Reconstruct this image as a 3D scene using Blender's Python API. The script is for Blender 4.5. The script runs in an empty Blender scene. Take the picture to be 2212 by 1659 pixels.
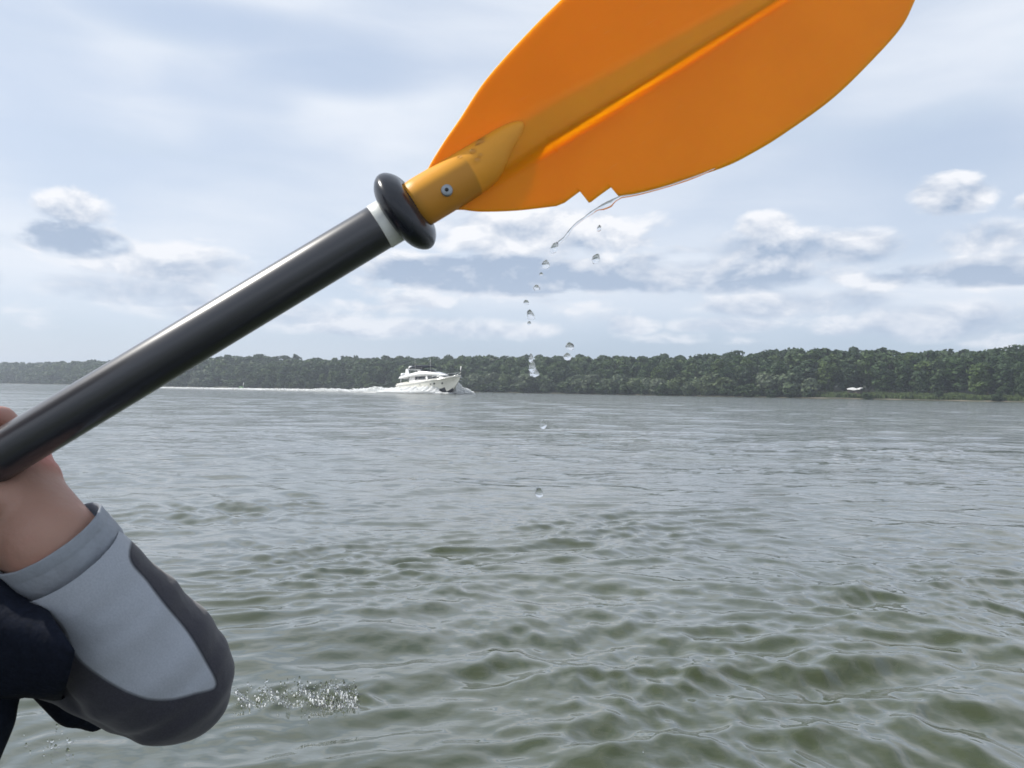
import bpy, bmesh, math, random
import numpy as np
from mathutils import Vector, Matrix, noise as mnoise
rnd = random.Random(7)
rng = np.random.default_rng(7)
PI = math.pi
scene = bpy.context.scene
COL = scene.collection

# ------------------------------------------------------------------ camera
FPX, CX, CY = 1671.0, 1106.0, 829.5          # focal length and centre on a 2212 px wide picture
CAM = Vector((0, 0, 1.0))
pitch, roll = math.radians(0.51), math.radians(0.945)
F = Vector((0, math.cos(pitch), math.sin(pitch)))
H = Vector((1, 0, 0)); UW = H.cross(F)
R = (H * math.cos(roll) + UW * math.sin(roll)).normalized()
U = R.cross(F).normalized()
cam_d = bpy.data.cameras.new('camera'); cam = bpy.data.objects.new('camera', cam_d); COL.objects.link(cam)
m = Matrix((R, U, -F)).transposed().to_4x4(); m.translation = CAM
cam.matrix_world = m
cam_d.sensor_width = 36; cam_d.lens = 36 * FPX / 2212
cam_d.clip_start = 0.02; cam_d.clip_end = 12000
cam_d.dof.use_dof = True; cam_d.dof.focus_distance = 1.25; cam_d.dof.aperture_fstop = 22
scene.camera = cam

def P(x, y, d):
    """a point of the place at depth d (m) on the line of sight measured at (x, y) of the photograph"""
    return CAM + (F + R * ((x - CX) / FPX) + U * ((CY - y) / FPX)) * d

# ------------------------------------------------------------------ sun and sky
SUN = Vector((-0.70, 0.12, 0.72)).normalized()
sun_el = math.asin(SUN.z); sun_az = math.atan2(SUN.x, SUN.y)
sd = bpy.data.lights.new('sun', 'SUN'); sd.energy = 4.0; sd.angle = math.radians(0.6); sd.color = (1, .955, .88)
so = bpy.data.objects.new('sun', sd); COL.objects.link(so)
so.rotation_euler = (-SUN).to_track_quat('-Z', 'Y').to_euler()

scene.view_settings.view_transform = 'Standard'; scene.view_settings.look = 'None'
scene.view_settings.gamma = 1; scene.view_settings.use_curve_mapping = False
scene.view_settings.exposure = 0.35
scene.cycles.max_bounces = 10; scene.cycles.transmission_bounces = 8; scene.cycles.transparent_max_bounces = 12
scene.cycles.volume_bounces = 0; scene.cycles.diffuse_bounces = 7
scene.cycles.use_denoising = True
scene.cycles.sample_clamp_indirect = 8

class NG:
    """tiny node-graph writer"""
    def __init__(s, nt): s.nt = nt
    def new(s, t, **kw):
        n = s.nt.nodes.new(t)
        for k, v in kw.items(): setattr(n, k, v)
        return n
    def put(s, sock, v):
        if isinstance(v, bpy.types.NodeSocket): s.nt.links.new(v, sock)
        elif v is not None:
            if hasattr(sock, 'default_value'):
                dv = sock.default_value
                if hasattr(dv, '__len__') and not hasattr(v, '__len__'): v = [v] * len(dv)
                if hasattr(dv, '__len__') and len(v) == 3 and len(dv) == 4: v = list(v) + [1]
            sock.default_value = v
    def m(s, op, a, b=None, c=None, clamp=False):
        n = s.new('ShaderNodeMath', operation=op, use_clamp=clamp)
        s.put(n.inputs[0], a)
        if b is not None: s.put(n.inputs[1], b)
        if c is not None: s.put(n.inputs[2], c)
        return n.outputs[0]
    def vec(s, x, y, z):
        n = s.new('ShaderNodeCombineXYZ')
        s.put(n.inputs[0], x); s.put(n.inputs[1], y); s.put(n.inputs[2], z)
        return n.outputs[0]
    def noise(s, v, scale, detail=3, rough=.5, dist=0, color=False):
        n = s.new('ShaderNodeTexNoise'); s.put(n.inputs['Vector'], v)
        s.put(n.inputs['Scale'], scale); s.put(n.inputs['Detail'], detail)
        s.put(n.inputs['Roughness'], rough); s.put(n.inputs['Distortion'], dist)
        return n.outputs['Color' if color else 'Fac']
    def ramp(s, v, lo, hi, a=0., b=1., interp='SMOOTHSTEP'):
        n = s.new('ShaderNodeMapRange', interpolation_type=interp, clamp=True) if interp != 'LINEAR' else s.new('ShaderNodeMapRange', clamp=True)
        s.put(n.inputs['Value'], v); s.put(n.inputs['From Min'], lo); s.put(n.inputs['From Max'], hi)
        s.put(n.inputs['To Min'], a); s.put(n.inputs['To Max'], b)
        return n.outputs['Result']
    def mix(s, f, a, b, mode='MIX'):
        n = s.new('ShaderNodeMix', data_type='RGBA', blend_type=mode)
        s.put(n.inputs[0], f); s.put(n.inputs[6], a); s.put(n.inputs[7], b)
        return n.outputs[2]

world = bpy.data.worlds.new('World'); scene.world = world; world.use_nodes = True
wt = world.node_tree; wt.nodes.clear(); g = NG(wt)
WS = 0.1
sky = g.new('ShaderNodeTexSky', sky_type='NISHITA', sun_disc=False)
sky.sun_elevation = sun_el; sky.sun_rotation = sun_az; sky.air_density = 1.0; sky.dust_density = 1.5; sky.ozone_density = 1.5
tc = g.new('ShaderNodeTexCoord'); sep = g.new('ShaderNodeSeparateXYZ'); wt.links.new(tc.outputs['Generated'], sep.inputs[0])
dx, dy, dz = sep.outputs
az = g.m('ARCTAN2', dx, dy); el = g.m('ARCSINE', dz)
D3 = tc.outputs['Generated']

def azel(x, y):
    v = (F + R * ((x - CX) / FPX) + U * ((CY - y) / FPX)).normalized()
    return math.atan2(v.x, v.y), math.asin(v.z)
# cirrus veil: pale streaky sheet over blue
cv = g.vec(g.m('MULTIPLY', az, 1.5), g.m('MULTIPLY', el, 4.2), 0.0)
n1 = g.noise(cv, 1.4, 2.5, .45, .5)
cv2 = g.vec(g.m('ADD', g.m('MULTIPLY', az, 2.2), g.m('MULTIPLY', el, 1.2)), g.m('MULTIPLY', el, 9.0), 3.3)
n2 = g.noise(cv2, 3.0, 5, .6, .4)
veil = g.m('ADD', g.m('MULTIPLY', n1, .9), g.m('MULTIPLY', n2, .16))
veil = g.ramp(veil, .36, .70, .52, .98)
def blob(x0, x1, yt, yb):
    """ellipse in azimuth/elevation from its extent; returns mask (1 centre, 0 rim) and height within it (-1..1)"""
    a0, e0 = azel(x0, (yt + yb) / 2); a1, e1 = azel(x1, (yt + yb) / 2)
    am, et = azel((x0 + x1) / 2, yt); am, eb = azel((x0 + x1) / 2, yb)
    ac, w = (a0 + a1) / 2, abs(a1 - a0) / 2; ec, h = (et + eb) / 2, abs(et - eb) / 2
    u = g.m('DIVIDE', g.m('SUBTRACT', az, ac), w); v = g.m('DIVIDE', g.m('SUBTRACT', el, ec), h)
    r2 = g.m('ADD', g.m('MULTIPLY', u, u), g.m('MULTIPLY', v, v))
    return g.m('SUBTRACT', 1.0, r2), v
# thin places in the veil, bluer (upper left, right of the blade)
hole = None
for b_, k_ in ((blob(-100, 900, -40, 120), .5), (blob(430, 1010, 60, 230), .5), (blob(1780, 2350, 200, 420), .45), (blob(-400, 260, 180, -160), .3)):
    t_ = g.m('MULTIPLY', g.ramp(b_[0], 0.0, 1.0), k_); hole = t_ if hole is None else g.m('MAXIMUM', hole, t_)
veil = g.m('MULTIPLY', veil, g.m('SUBTRACT', 1.0, g.m('MULTIPLY', hole, g.ramp(n1, .3, .7, .4, 1.2))))
# blue gap just over the horizon
gap = g.m('MULTIPLY', g.ramp(el, .13, .05), g.ramp(el, -.02, .02))
veil = g.m('MULTIPLY', veil, g.m('SUBTRACT', 1.0, g.m('MULTIPLY', gap, .55)))
blue = g.mix(.55, sky.outputs[0], (2.75, 4.05, 6.2))
K = 1 / WS
white = (.67 * K, .712 * K, .778 * K)
base = g.mix(veil, blue, white)
# high grey-blue smears
smear = g.noise(g.vec(g.m('MULTIPLY', az, 1.2), g.m('MULTIPLY', el, 6), 9.1), 2.6, 4, .5, .5)
base = g.mix(g.m('MULTIPLY', g.ramp(smear, .5, .75), .35), base, (.45 * K, .54 * K, .655 * K))
# cumulus
squash = g.ramp(el, 0.0, .5, 2.7, 1.5, 'LINEAR')
p0 = g.vec(az, g.m('MULTIPLY', el, 1.9), 0.0)
p1 = g.vec(g.m('SUBTRACT', az, .004), g.m('ADD', g.m('MULTIPLY', el, 1.9), .030), 0.0)
def fbm(p): return g.noise(p, 11.0, 8, .56, .25)
f0, f1 = fbm(p0), fbm(p1)
wob = g.m('MULTIPLY', g.m('SUBTRACT', f0, .5), 3.6)
clouds = [  # extent of each cloud: left, right, top, base; strength; base greyness
    (70, 255, 405, 500, 1.0, .15), (15, 285, 470, 560, 1.4, 1.0), (90, 570, 520, 620, 1.0, .15), (60, 500, 585, 665, .6, .7),
    (880, 1440, 430, 570, 1.1, .15), (760, 1450, 545, 640, 1.7, 1.0), (1590, 1730, 455, 530, 1.1, .1), (1440, 2010, 490, 590, .9, .5), (1240, 1860, 540, 640, 1.0, .8),
    (1950, 2170, 375, 470, 1.1, .2), (1960, 2350, 470, 560, .8, .4), (1860, 2400, 545, 625, 1.3, 1.0), (1420, 1760, 585, 640, .7, .2),
    (1480, 1960, 620, 690, .85, .5), (1300, 1430, 680, 725, .9, .1), (1440, 1700, 682, 722, .8, .1), (560, 1230, 680, 735, .75, .15),
    (1700, 2300, 650, 740, .75, .4), (-250, 40, 560, 640, .8, .5), (250, 760, 640, 700, .6, .5), (2180, 2330, 410, 460, 1, .2),
    (1100, 1230, 690, 735, .8, .1)]
dens = None; grey = None
for (a, b, c, d, s_, gr) in clouds:
    mk, vv = blob(a, b, c, d)
    mk = g.m('MAXIMUM', mk, -1.5)
    dd = g.m('MULTIPLY', g.m('ADD', g.m('ADD', mk, wob), .0), s_)
    gg = g.m('MULTIPLY', g.ramp(mk, -.25, .45), g.m('ADD', g.m('MULTIPLY', vv, -.38), gr, clamp=True))
    dens = dd if dens is None else g.m('MAXIMUM', dens, dd)
    grey = gg if grey is None else g.m('MAXIMUM', grey, gg)
# the same kind of low cloud all round the horizon
band = g.m('MULTIPLY', g.ramp(el, .02, .07), g.ramp(el, .32, .14))
cov = g.noise(g.vec(g.m('MULTIPLY', az, 1.0), g.m('MULTIPLY', el, 3.2), 5.0), 4.2, 4, .55, .2)
front = g.m('MULTIPLY', g.ramp(dy, .70, .78), g.ramp(dz, -.1, 0))
bcov = g.m('ADD', g.m('MULTIPLY', g.m('SUBTRACT', cov, .53), 8.0), g.m('MULTIPLY', g.m('SUBTRACT', f0, .5), 3.0))
bcov = g.m('SUBTRACT', bcov, g.m('MULTIPLY', front, .1))
bcov = g.m('ADD', g.m('MULTIPLY', bcov, 1.0), g.m('MULTIPLY', g.m('SUBTRACT', band, 1.0), 4.0))
dens = g.m('MAXIMUM', dens, bcov)
alpha = g.m('MULTIPLY', g.ramp(dens, -.18, .72), .9)
lit = g.m('MULTIPLY', g.m('SUBTRACT', f0, f1), 6.5)            # denser below than above = sunlit top
core = g.ramp(dens, .3, 1.9)
shade = g.m('ADD', g.m('SUBTRACT', g.m('MULTIPLY', core, .18), g.m('MULTIPLY', lit, .55)), g.m('ADD', g.m('MULTIPLY', grey, .85), .12))
shade = g.ramp(shade, 0.0, 1.0, 0, 1, 'LINEAR')
ccol = g.mix(shade, (.78 * K, .785 * K, .81 * K), (.29 * K, .37 * K, .50 * K))
ccol = g.mix(g.ramp(el, .22, .03, 0, .4), ccol, (.50 * K, .57 * K, .68 * K))
full = g.mix(alpha, base, ccol)
full = g.mix(g.ramp(el, .035, -.02, 0, .6), full, (.45 * K, .55 * K, .70 * K))
below = g.ramp(el, -.03, -.10)
full = g.mix(below, full, (.25 * K, .28 * K, .27 * K))
bg = g.new('ShaderNodeBackground'); wt.links.new(full, bg.inputs[0]); bg.inputs[1].default_value = WS
wo = g.new('ShaderNodeOutputWorld'); wt.links.new(bg.outputs[0], wo.inputs[0])
world.cycles.sampling_method = 'MANUAL'; world.cycles.sample_map_resolution = 1024

# ------------------------------------------------------------------ helpers
def tag(o, label=None, cat=None, group=None, kind=None):
    if label: o['label'] = label
    if cat: o['category'] = cat
    if group: o['group'] = group
    if kind: o['kind'] = kind
    return o
def empty(name, loc, rot=(0, 0, 0)):
    o = bpy.data.objects.new(name, None); COL.objects.link(o); o.location = loc; o.rotation_euler = rot
    o.empty_display_size = .1
    return o
def link(name, me, mat, parent=None, smooth=True):
    if mat is not None and len(me.materials) == 0: me.materials.append(mat)
    if smooth is not None:
        me.polygons.foreach_set('use_smooth', [bool(smooth)] * len(me.polygons))
    o = bpy.data.objects.new(name, me); COL.objects.link(o)
    if parent is not None: o.parent = parent
    return o
def pyd(name, v, f, mat, parent=None, smooth=True):
    me = bpy.data.meshes.new(name); me.from_pydata([tuple(q) for q in v], [], f); me.update()
    return link(name, me, mat, parent, smooth)
def frombm(name, bm, mat, parent=None, smooth=True):
    bmesh.ops.recalc_face_normals(bm, faces=bm.faces)
    me = bpy.data.meshes.new(name); bm.to_mesh(me); bm.free()
    return link(name, me, mat, parent, smooth)
def npmesh(name, verts, quads, mat, parent=None, smooth=True):
    me = bpy.data.meshes.new(name)
    me.vertices.add(len(verts)); me.vertices.foreach_set('co', np.asarray(verts, np.float32).ravel())
    k = quads.shape[1]; n = len(quads)
    me.loops.add(n * k); me.loops.foreach_set('vertex_index', quads.astype(np.int32).ravel())
    me.polygons.add(n); me.polygons.foreach_set('loop_start', np.arange(0, n * k, k, dtype=np.int32))
    me.polygons.foreach_set('loop_total', np.full(n, k, np.int32))
    me.update(calc_edges=True)
    return link(name, me, mat, parent, smooth)
def loft(bm, rings, cap=True, close=True):
    """rings: list of lists of points"""
    rv = [[bm.verts.new(p) for p in r] for r in rings]
    n = len(rv[0])
    for a, b in zip(rv, rv[1:]):
        for i in range(n if close else n - 1):
            j = (i + 1) % n
            bm.faces.new((a[i], a[j], b[j], b[i]))
    if cap:
        bm.faces.new(rv[0][::-1]); bm.faces.new(rv[-1])
    return rv
def tube_rings(pts, radii, n=16, up=Vector((0, 0, 1)), squash=1.0):
    out = []; pts = [Vector(p) for p in pts]
    for i, p in enumerate(pts):
        t = (pts[min(i + 1, len(pts) - 1)] - pts[max(i - 1, 0)]).normalized()
        u = up if abs(t.dot(up)) < .95 else Vector((1, 0, 0))
        a = t.cross(u).normalized(); b = a.cross(t).normalized()
        out.append([p + a * math.cos(2 * PI * k / n) * radii[i] + b * math.sin(2 * PI * k / n) * radii[i] * squash for k in range(n)])
    return out
def tube(bm, pts, radii, n=12, up=Vector((0, 0, 1)), cap=True, squash=1.0):
    if not hasattr(radii, '__len__'): radii = [radii] * len(pts)
    loft(bm, tube_rings(pts, radii, n, up, squash), cap)
def box(bm, c, s, bev=0, rot=None):
    r = bmesh.ops.create_cube(bm, size=1)
    vs = r['verts']
    bmesh.ops.scale(bm, vec=s, verts=vs)
    if bev:
        es = list({e for v in vs for e in v.link_edges})
        rr = bmesh.ops.bevel(bm, geom=es, offset=bev, segments=2, affect='EDGES', profile=.5)
        vs = rr['verts'] if len(rr['verts']) else vs
        vs = list({v for f in rr['faces'] for v in f.verts} | {v for v in vs if v.is_valid})
    if rot is not None: bmesh.ops.rotate(bm, verts=vs, cent=(0, 0, 0), matrix=rot)
    bmesh.ops.translate(bm, vec=c, verts=vs)
def capsule(bm, a, b, ra, rb, n=20):
    a, b = Vector(a), Vector(b); d = (b - a)
    L = d.length; t = d.normalized() if L > 1e-6 else Vector((0, 0, 1))
    pts, rad = [], []
    for k in range(6): th = PI / 2 * (1 - k / 6); pts.append(a - t * ra * math.sin(th)); rad.append(max(ra * math.cos(th), ra * .02))
    pts.append(a); rad.append(ra); pts.append(b); rad.append(rb)
    for k in range(1, 7): th = PI / 2 * k / 6; pts.append(b + t * rb * math.sin(th)); rad.append(max(rb * math.cos(th), rb * .02))
    u = Vector((0, 0, 1)) if abs(t.z) < .9 else Vector((1, 0, 0))
    x = t.cross(u).normalized(); y = t.cross(x).normalized()
    rings = [[p + x * math.cos(2 * PI * k / n) * r + y * math.sin(2 * PI * k / n) * r for k in range(n)] for p, r in zip(pts, rad)]
    loft(bm, rings)
def chain(bm, pts, rad):
    for i in range(len(pts) - 1): capsule(bm, pts[i], pts[i + 1], rad[i], rad[i + 1])
def fuse(name, bm, mat, voxel, smooth_it, parent=None):
    """join overlapping shapes into one continuous surface"""
    bmesh.ops.recalc_face_normals(bm, faces=bm.faces)
    me = bpy.data.meshes.new(name + '_src'); bm.to_mesh(me); bm.free()
    o = bpy.data.objects.new(name + '_src', me); COL.objects.link(o)
    rm = o.modifiers.new('r', 'REMESH'); rm.mode = 'VOXEL'; rm.voxel_size = voxel; rm.adaptivity = 0
    if smooth_it: sm = o.modifiers.new('s', 'SMOOTH'); sm.factor = .5; sm.iterations = smooth_it
    dg = bpy.context.evaluated_depsgraph_get()
    nm = bpy.data.meshes.new_from_object(o.evaluated_get(dg))
    bpy.data.objects.remove(o); bpy.data.meshes.remove(me)
    nm.name = name; nm.materials.clear()
    return link(name, nm, mat, parent)

def mat(name, col=(.5, .5, .5), rough=.5, metal=0, spec=.5, bump=None, var=None, trans=None, coat=0, obj_random=None, sheen=0):
    """principled material; var=(scale, amount): mottled base colour; bump=(scale, strength, distance)"""
    mt = bpy.data.materials.new(name); mt.use_nodes = True
    nt = mt.node_tree; nt.nodes.clear(); q = NG(nt)
    b = q.new('ShaderNodeBsdfPrincipled'); out = q.new('ShaderNodeOutputMaterial')
    q.put(b.inputs['Base Color'], col); q.put(b.inputs['Roughness'], rough); q.put(b.inputs['Metallic'], metal)
    q.put(b.inputs['Specular IOR Level'], spec); q.put(b.inputs['Coat Weight'], coat); q.put(b.inputs['Sheen Weight'], sheen)
    t = q.new('ShaderNodeTexCoord')
    if var:
        n = q.noise(t.outputs['Object'], var[0], 5, .6)
        f = q.ramp(n, .3, .7, 1 - var[1], 1 + var[1])
        c = q.mix(1.0, col, q.vec(f, f, f), 'MULTIPLY')
        nt.links.new(c, b.inputs['Base Color'])
        r2 = q.noise(t.outputs['Object'], var[0] * 3.1, 4, .6)
        nt.links.new(q.ramp(r2, .3, .7, max(rough - .12, .03), min(rough + .12, 1)), b.inputs['Roughness'])
    if bump:
        bn = q.new('ShaderNodeBump'); q.put(bn.inputs['Strength'], bump[1]); q.put(bn.inputs['Distance'], bump[2])
        q.put(bn.inputs['Height'], q.noise(t.outputs['Object'], bump[0], 4, .6)); nt.links.new(bn.outputs[0], b.inputs['Normal'])
    nt.links.new(b.outputs[0], out.inputs[0])
    return mt, q, b, out, t

# ------------------------------------------------------------------ materials
M = {}
# water
mt, q, b, out, t = mat('river_water', (.052, .064, .033), .085)
b.inputs['IOR'].default_value = 2.0
geo = q.new('ShaderNodeNewGeometry'); pos = geo.outputs['Position']
mp = q.new('ShaderNodeMapping'); mt.node_tree.links.new(pos, mp.inputs[0]); mp.inputs['Scale'].default_value = (.62, 1.0, 1.0)
gust = q.noise(pos, .09, 3, .55)
silt = q.noise(pos, .35, 3, .5)
mt.node_tree.links.new(q.mix(q.ramp(silt, .35, .65), (.025, .035, .012), (.037, .047, .020)), b.inputs['Base Color'])
h = q.m('MULTIPLY', q.noise(mp.outputs[0], 9.0, 3, .55, .2), .015)
h = q.m('ADD', h, q.m('MULTIPLY', q.m('POWER', q.noise(mp.outputs[0], 2.6, 3, .55, .15), 2.0), .050))
h = q.m('ADD', h, q.m('MULTIPLY', q.m('POWER', q.noise(mp.outputs[0], .9, 3, .6, .15), 2.0), .10))
h = q.m('MULTIPLY', h, q.ramp(gust, .35, .65, .55, 1.15))
lnv = q.new('ShaderNodeVectorMath', operation='LENGTH'); mt.node_tree.links.new(pos, lnv.inputs[0])
far = q.ramp(lnv.outputs['Value'], 4, 22, .38, 1.9)
bn = q.new('ShaderNodeBump'); q.put(bn.inputs['Strength'], far); q.put(bn.inputs['Distance'], 1.0)
mt.node_tree.links.new(h, bn.inputs['Height']); mt.node_tree.links.new(bn.outputs[0], b.inputs['Normal'])
# silty river water: reflection rises towards grazing, murky body colour where a wave face turns to the eye
lw = q.new('ShaderNodeLayerWeight'); lw.inputs[0].default_value = .5; mt.node_tree.links.new(bn.outputs[0], lw.inputs[1])
df = q.new('ShaderNodeBsdfDiffuse'); gl = q.new('ShaderNodeBsdfGlossy'); q.put(gl.inputs['Color'], (.985, .975, .975)); q.put(gl.inputs['Roughness'], .07)
mt.node_tree.links.new(q.mix(q.ramp(silt, .35, .65), (.026, .036, .010), (.037, .048, .017)), df.inputs['Color'])
mt.node_tree.links.new(bn.outputs[0], df.inputs['Normal']); mt.node_tree.links.new(bn.outputs[0], gl.inputs['Normal'])
mxw = q.new('ShaderNodeMixShader'); mt.node_tree.links.new(q.m('ADD', .02, q.m('MULTIPLY', .84, q.m('POWER', lw.outputs['Facing'], 2.35))), mxw.inputs[0])
mt.node_tree.links.new(df.outputs[0], mxw.inputs[1]); mt.node_tree.links.new(gl.outputs[0], mxw.inputs[2]); mt.node_tree.links.new(mxw.outputs[0], out.inputs[0])
mt.node_tree.nodes.remove(b)
M['water'] = mt
# orange plastic, lets light through
def orange(name, col, wt_tr, shaft_inside=False):
    mt, q, b, out, t = mat(name, col, .42, spec=.4, bump=(900, .25, .0004))
    n = q.noise(t.outputs['Object'], 14, 5, .6)
    c = q.mix(q.ramp(n, .3, .7, 0, .35), col, (col[0] * .86, col[1] * .80, col[2] * .8))
    scr = q.noise(q.vec(q.m('MULTIPLY', t.outputs['Object'], 1), 0, 0), 1, 1)
    if shaft_inside:                               # the dark shaft end showing through the socket wall
        sp = q.new('ShaderNodeSeparateXYZ'); mt.node_tree.links.new(t.outputs['Object'], sp.inputs[0])
        k = q.m('MULTIPLY', q.ramp(sp.outputs[0], .0415, .0395), q.ramp(sp.outputs[1], .007, .001))
        c = q.mix(q.m('MULTIPLY', k, .45), c, (.24, .13, .04))
    mt.node_tree.links.new(c, b.inputs['Base Color'])
    tr = q.new('ShaderNodeBsdfTranslucent'); mt.node_tree.links.new(c, tr.inputs[0])
    mx = q.new('ShaderNodeMixShader'); mx.inputs[0].default_value = wt_tr
    mt.node_tree.links.new(b.outputs[0], mx.inputs[1]); mt.node_tree.links.new(tr.outputs[0], mx.inputs[2])
    mt.node_tree.links.new(mx.outputs[0], out.inputs[0])
    return mt
M['blade'] = orange('orange_blade_plastic', (.70, .285, .010), 0.0)

_b = [n for n in M['blade'].node_tree.nodes if n.type == 'BSDF_PRINCIPLED'][0]
_q = NG(M['blade'].node_tree); _t = _q.new('ShaderNodeTexCoord'); _mp = _q.new('ShaderNodeMapping'); _mp.inputs['Scale'].default_value = (3, 40, 40); _mp.inputs['Rotation'].default_value = (0, 0, .35)
M['blade'].node_tree.links.new(_t.outputs['Object'], _mp.inputs[0])
M['blade'].node_tree.links.new(_q.ramp(_q.noise(_mp.outputs[0], 9, 5, .7), .55, .72, .50, .30), _b.inputs['Roughness'])
_old = _b.inputs['Base Color'].links[0].from_socket
M['blade'].node_tree.links.new(_q.mix(_q.m('MULTIPLY', _q.ramp(_q.noise(_mp.outputs[0], 14, 6, .75), .60, .72), .22), _old, (.62, .36, .10)), _b.inputs['Base Color'])
_b.inputs['Specular IOR Level'].default_value = .22; _b.inputs['Subsurface Weight'].default_value = 1; _b.inputs['Subsurface Radius'].default_value = (.0062, .0052, .0009); _b.inputs['Subsurface Scale'].default_value = 1
M['neck'] = orange('orange_neck_plastic', (.92, .43, .04), .25, True)
M['shaft'] = mat('charcoal_shaft', (.015, .0155, .022), .30, spec=.7, coat=.5, bump=(700, .10, .0001))[0]
[n for n in M['shaft'].node_tree.nodes if n.type == 'BSDF_PRINCIPLED'][0].inputs['Coat Roughness'].default_value = .16
M['ring'] = mat('black_rubber', (.011, .013, .019), .22, spec=.5)[0]
M['ferrule'] = mat('white_ferrule', (.62, .64, .62), .35, var=(70, .12))[0]
M['steel'] = mat('rivet_steel', (.30, .33, .36), .5, metal=.8)[0]
M['dark'] = mat('dark_hollow', (.01, .01, .01), .6)[0]
# skin
mt, q, b, out, t = mat('skin', (.47, .27, .20), .5, spec=.35, bump=(70, .5, .0022))
n = q.noise(t.outputs['Object'], 30, 4, .6); n2 = q.noise(t.outputs['Object'], 11, 3, .5)
c = q.mix(q.ramp(n2, .45, .68, 0, .8), (.33, .195, .15), (.38, .105, .08)); c = q.mix(q.ramp(n, .35, .7, 0, .3), c, (.27, .155, .115))
mt.node_tree.links.new(c, b.inputs['Base Color'])
b.inputs['Subsurface Weight'].default_value = .15; b.inputs['Subsurface Radius'].default_value = (.012, .004, .002); b.inputs['Subsurface Scale'].default_value = 1
M['skin'] = mt
# sleeve: light panel / charcoal panel from the seam attribute
mt, q, b, out, t = mat('sleeve_fabric', (.3, .34, .4), .85, spec=.2, sheen=.25)
at = q.new('ShaderNodeAttribute', attribute_name='seam'); s_ = at.outputs['Fac']
wv = q.noise(t.outputs['Object'], 900, 2, .5); fold = q.noise(t.outputs['Object'], 22, 3, .5)
lc = q.mix(q.ramp(wv, .3, .7), (.34, .37, .42), (.385, .415, .465)); dc = q.mix(q.ramp(wv, .3, .7), (.032, .032, .042), (.044, .044, .057))
c = q.mix(q.ramp(s_, -.0006, .0006, 0, 1, 'LINEAR'), dc, lc)
sm_ = q.m('SUBTRACT', 1.0, q.ramp(q.m('ABSOLUTE', s_), .0004, .0016))
c = q.mix(q.m('MULTIPLY', sm_, .55), c, (.03, .032, .04))
mt.node_tree.links.new(c, b.inputs['Base Color'])
hh = q.m('ADD', q.m('MULTIPLY', wv, .0003), q.m('MULTIPLY', fold, .006)); hh = q.m('SUBTRACT', hh, q.m('MULTIPLY', sm_, .0008))
bn = q.new('ShaderNodeBump'); q.put(bn.inputs['Strength'], .45); q.put(bn.inputs['Distance'], 1.0)
mt.node_tree.links.new(hh, bn.inputs['Height']); mt.node_tree.links.new(bn.outputs[0], b.inputs['Normal'])
tr = q.new('ShaderNodeBsdfTranslucent'); mt.node_tree.links.new(c, tr.inputs[0]); mx = q.new('ShaderNodeMixShader'); mx.inputs[0].default_value = .18
mt.node_tree.links.new(b.outputs[0], mx.inputs[1]); mt.node_tree.links.new(tr.outputs[0], mx.inputs[2]); mt.node_tree.links.new(mx.outputs[0], out.inputs[0])
M['sleeve'] = mt
M['cuff'] = mat('cuff_fabric', (.37, .405, .455), .85, spec=.2, bump=(60, .5, .004), var=(300, .08), sheen=.25)[0]
_n = M['cuff'].node_tree; _q = NG(_n); _b = [n for n in _n.nodes if n.type == 'BSDF_PRINCIPLED'][0]; _o = [n for n in _n.nodes if n.type == 'OUTPUT_MATERIAL'][0]
_t = _q.new('ShaderNodeBsdfTranslucent'); _q.put(_t.inputs[0], (.4, .44, .5)); _m = _q.new('ShaderNodeMixShader'); _m.inputs[0].default_value = .4
_n.links.new(_b.outputs[0], _m.inputs[1]); _n.links.new(_t.outputs[0], _m.inputs[2]); _n.links.new(_m.outputs[0], _o.inputs[0])
M['black_cloth'] = mat('black_cloth', (.0075, .010, .018), .9, spec=.12, bump=(26, .5, .006), var=(200, .2))[0]
M['hair'] = mat('hair', (.05, .035, .022), .6, var=(90, .4), bump=(160, .7, .003))[0]
M['hull_grey'] = mat('kayak_plastic', (.10, .12, .14), .35, var=(6, .1))[0]
# clear water drops
mt, q, b, out, t = mat('clear_water', (1, 1, 1), .0)
b.inputs['Transmission Weight'].default_value = 1; b.inputs['IOR'].default_value = 1.333; b.inputs['Roughness'].default_value = .02
M['drop'] = mt
# foliage
def leaf(name, cols, obj=True):
    mt, q, b, out, t = mat(name, cols[0], .6, spec=.25)
    if obj: r = q.new('ShaderNodeObjectInfo').outputs['Random']
    else: r = q.new('ShaderNodeAttribute', attribute_name='shade').outputs['Fac']
    cr = q.new('ShaderNodeValToRGB'); mt.node_tree.links.new(r, cr.inputs[0])
    while len(cr.color_ramp.elements) < len(cols): cr.color_ramp.elements.new(.5)
    for i, cc in enumerate(cols):
        cr.color_ramp.elements[i].position = i / (len(cols) - 1); cr.color_ramp.elements[i].color = (*cc, 1)
    gg = q.new('ShaderNodeNewGeometry')
    ri = gg.outputs['Random Per Island']
    c = q.mix(1.0, cr.outputs[0], q.vec(q.ramp(ri, 0, 1, .68, 1.3, 'LINEAR'), q.ramp(ri, 0, 1, .68, 1.3, 'LINEAR'), q.ramp(ri, 0, 1, .75, 1.2, 'LINEAR')), 'MULTIPLY')
    mt.node_tree.links.new(c, b.inputs['Base Color'])
    tr = q.new('ShaderNodeBsdfTranslucent'); mt.node_tree.links.new(c, tr.inputs[0])
    mx = q.new('ShaderNodeMixShader'); mx.inputs[0].default_value = .3
    mt.node_tree.links.new(b.outputs[0], mx.inputs[1]); mt.node_tree.links.new(tr.outputs[0], mx.inputs[2])
    mt.node_tree.links.new(mx.outputs[0], out.inputs[0])
    return mt
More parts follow.
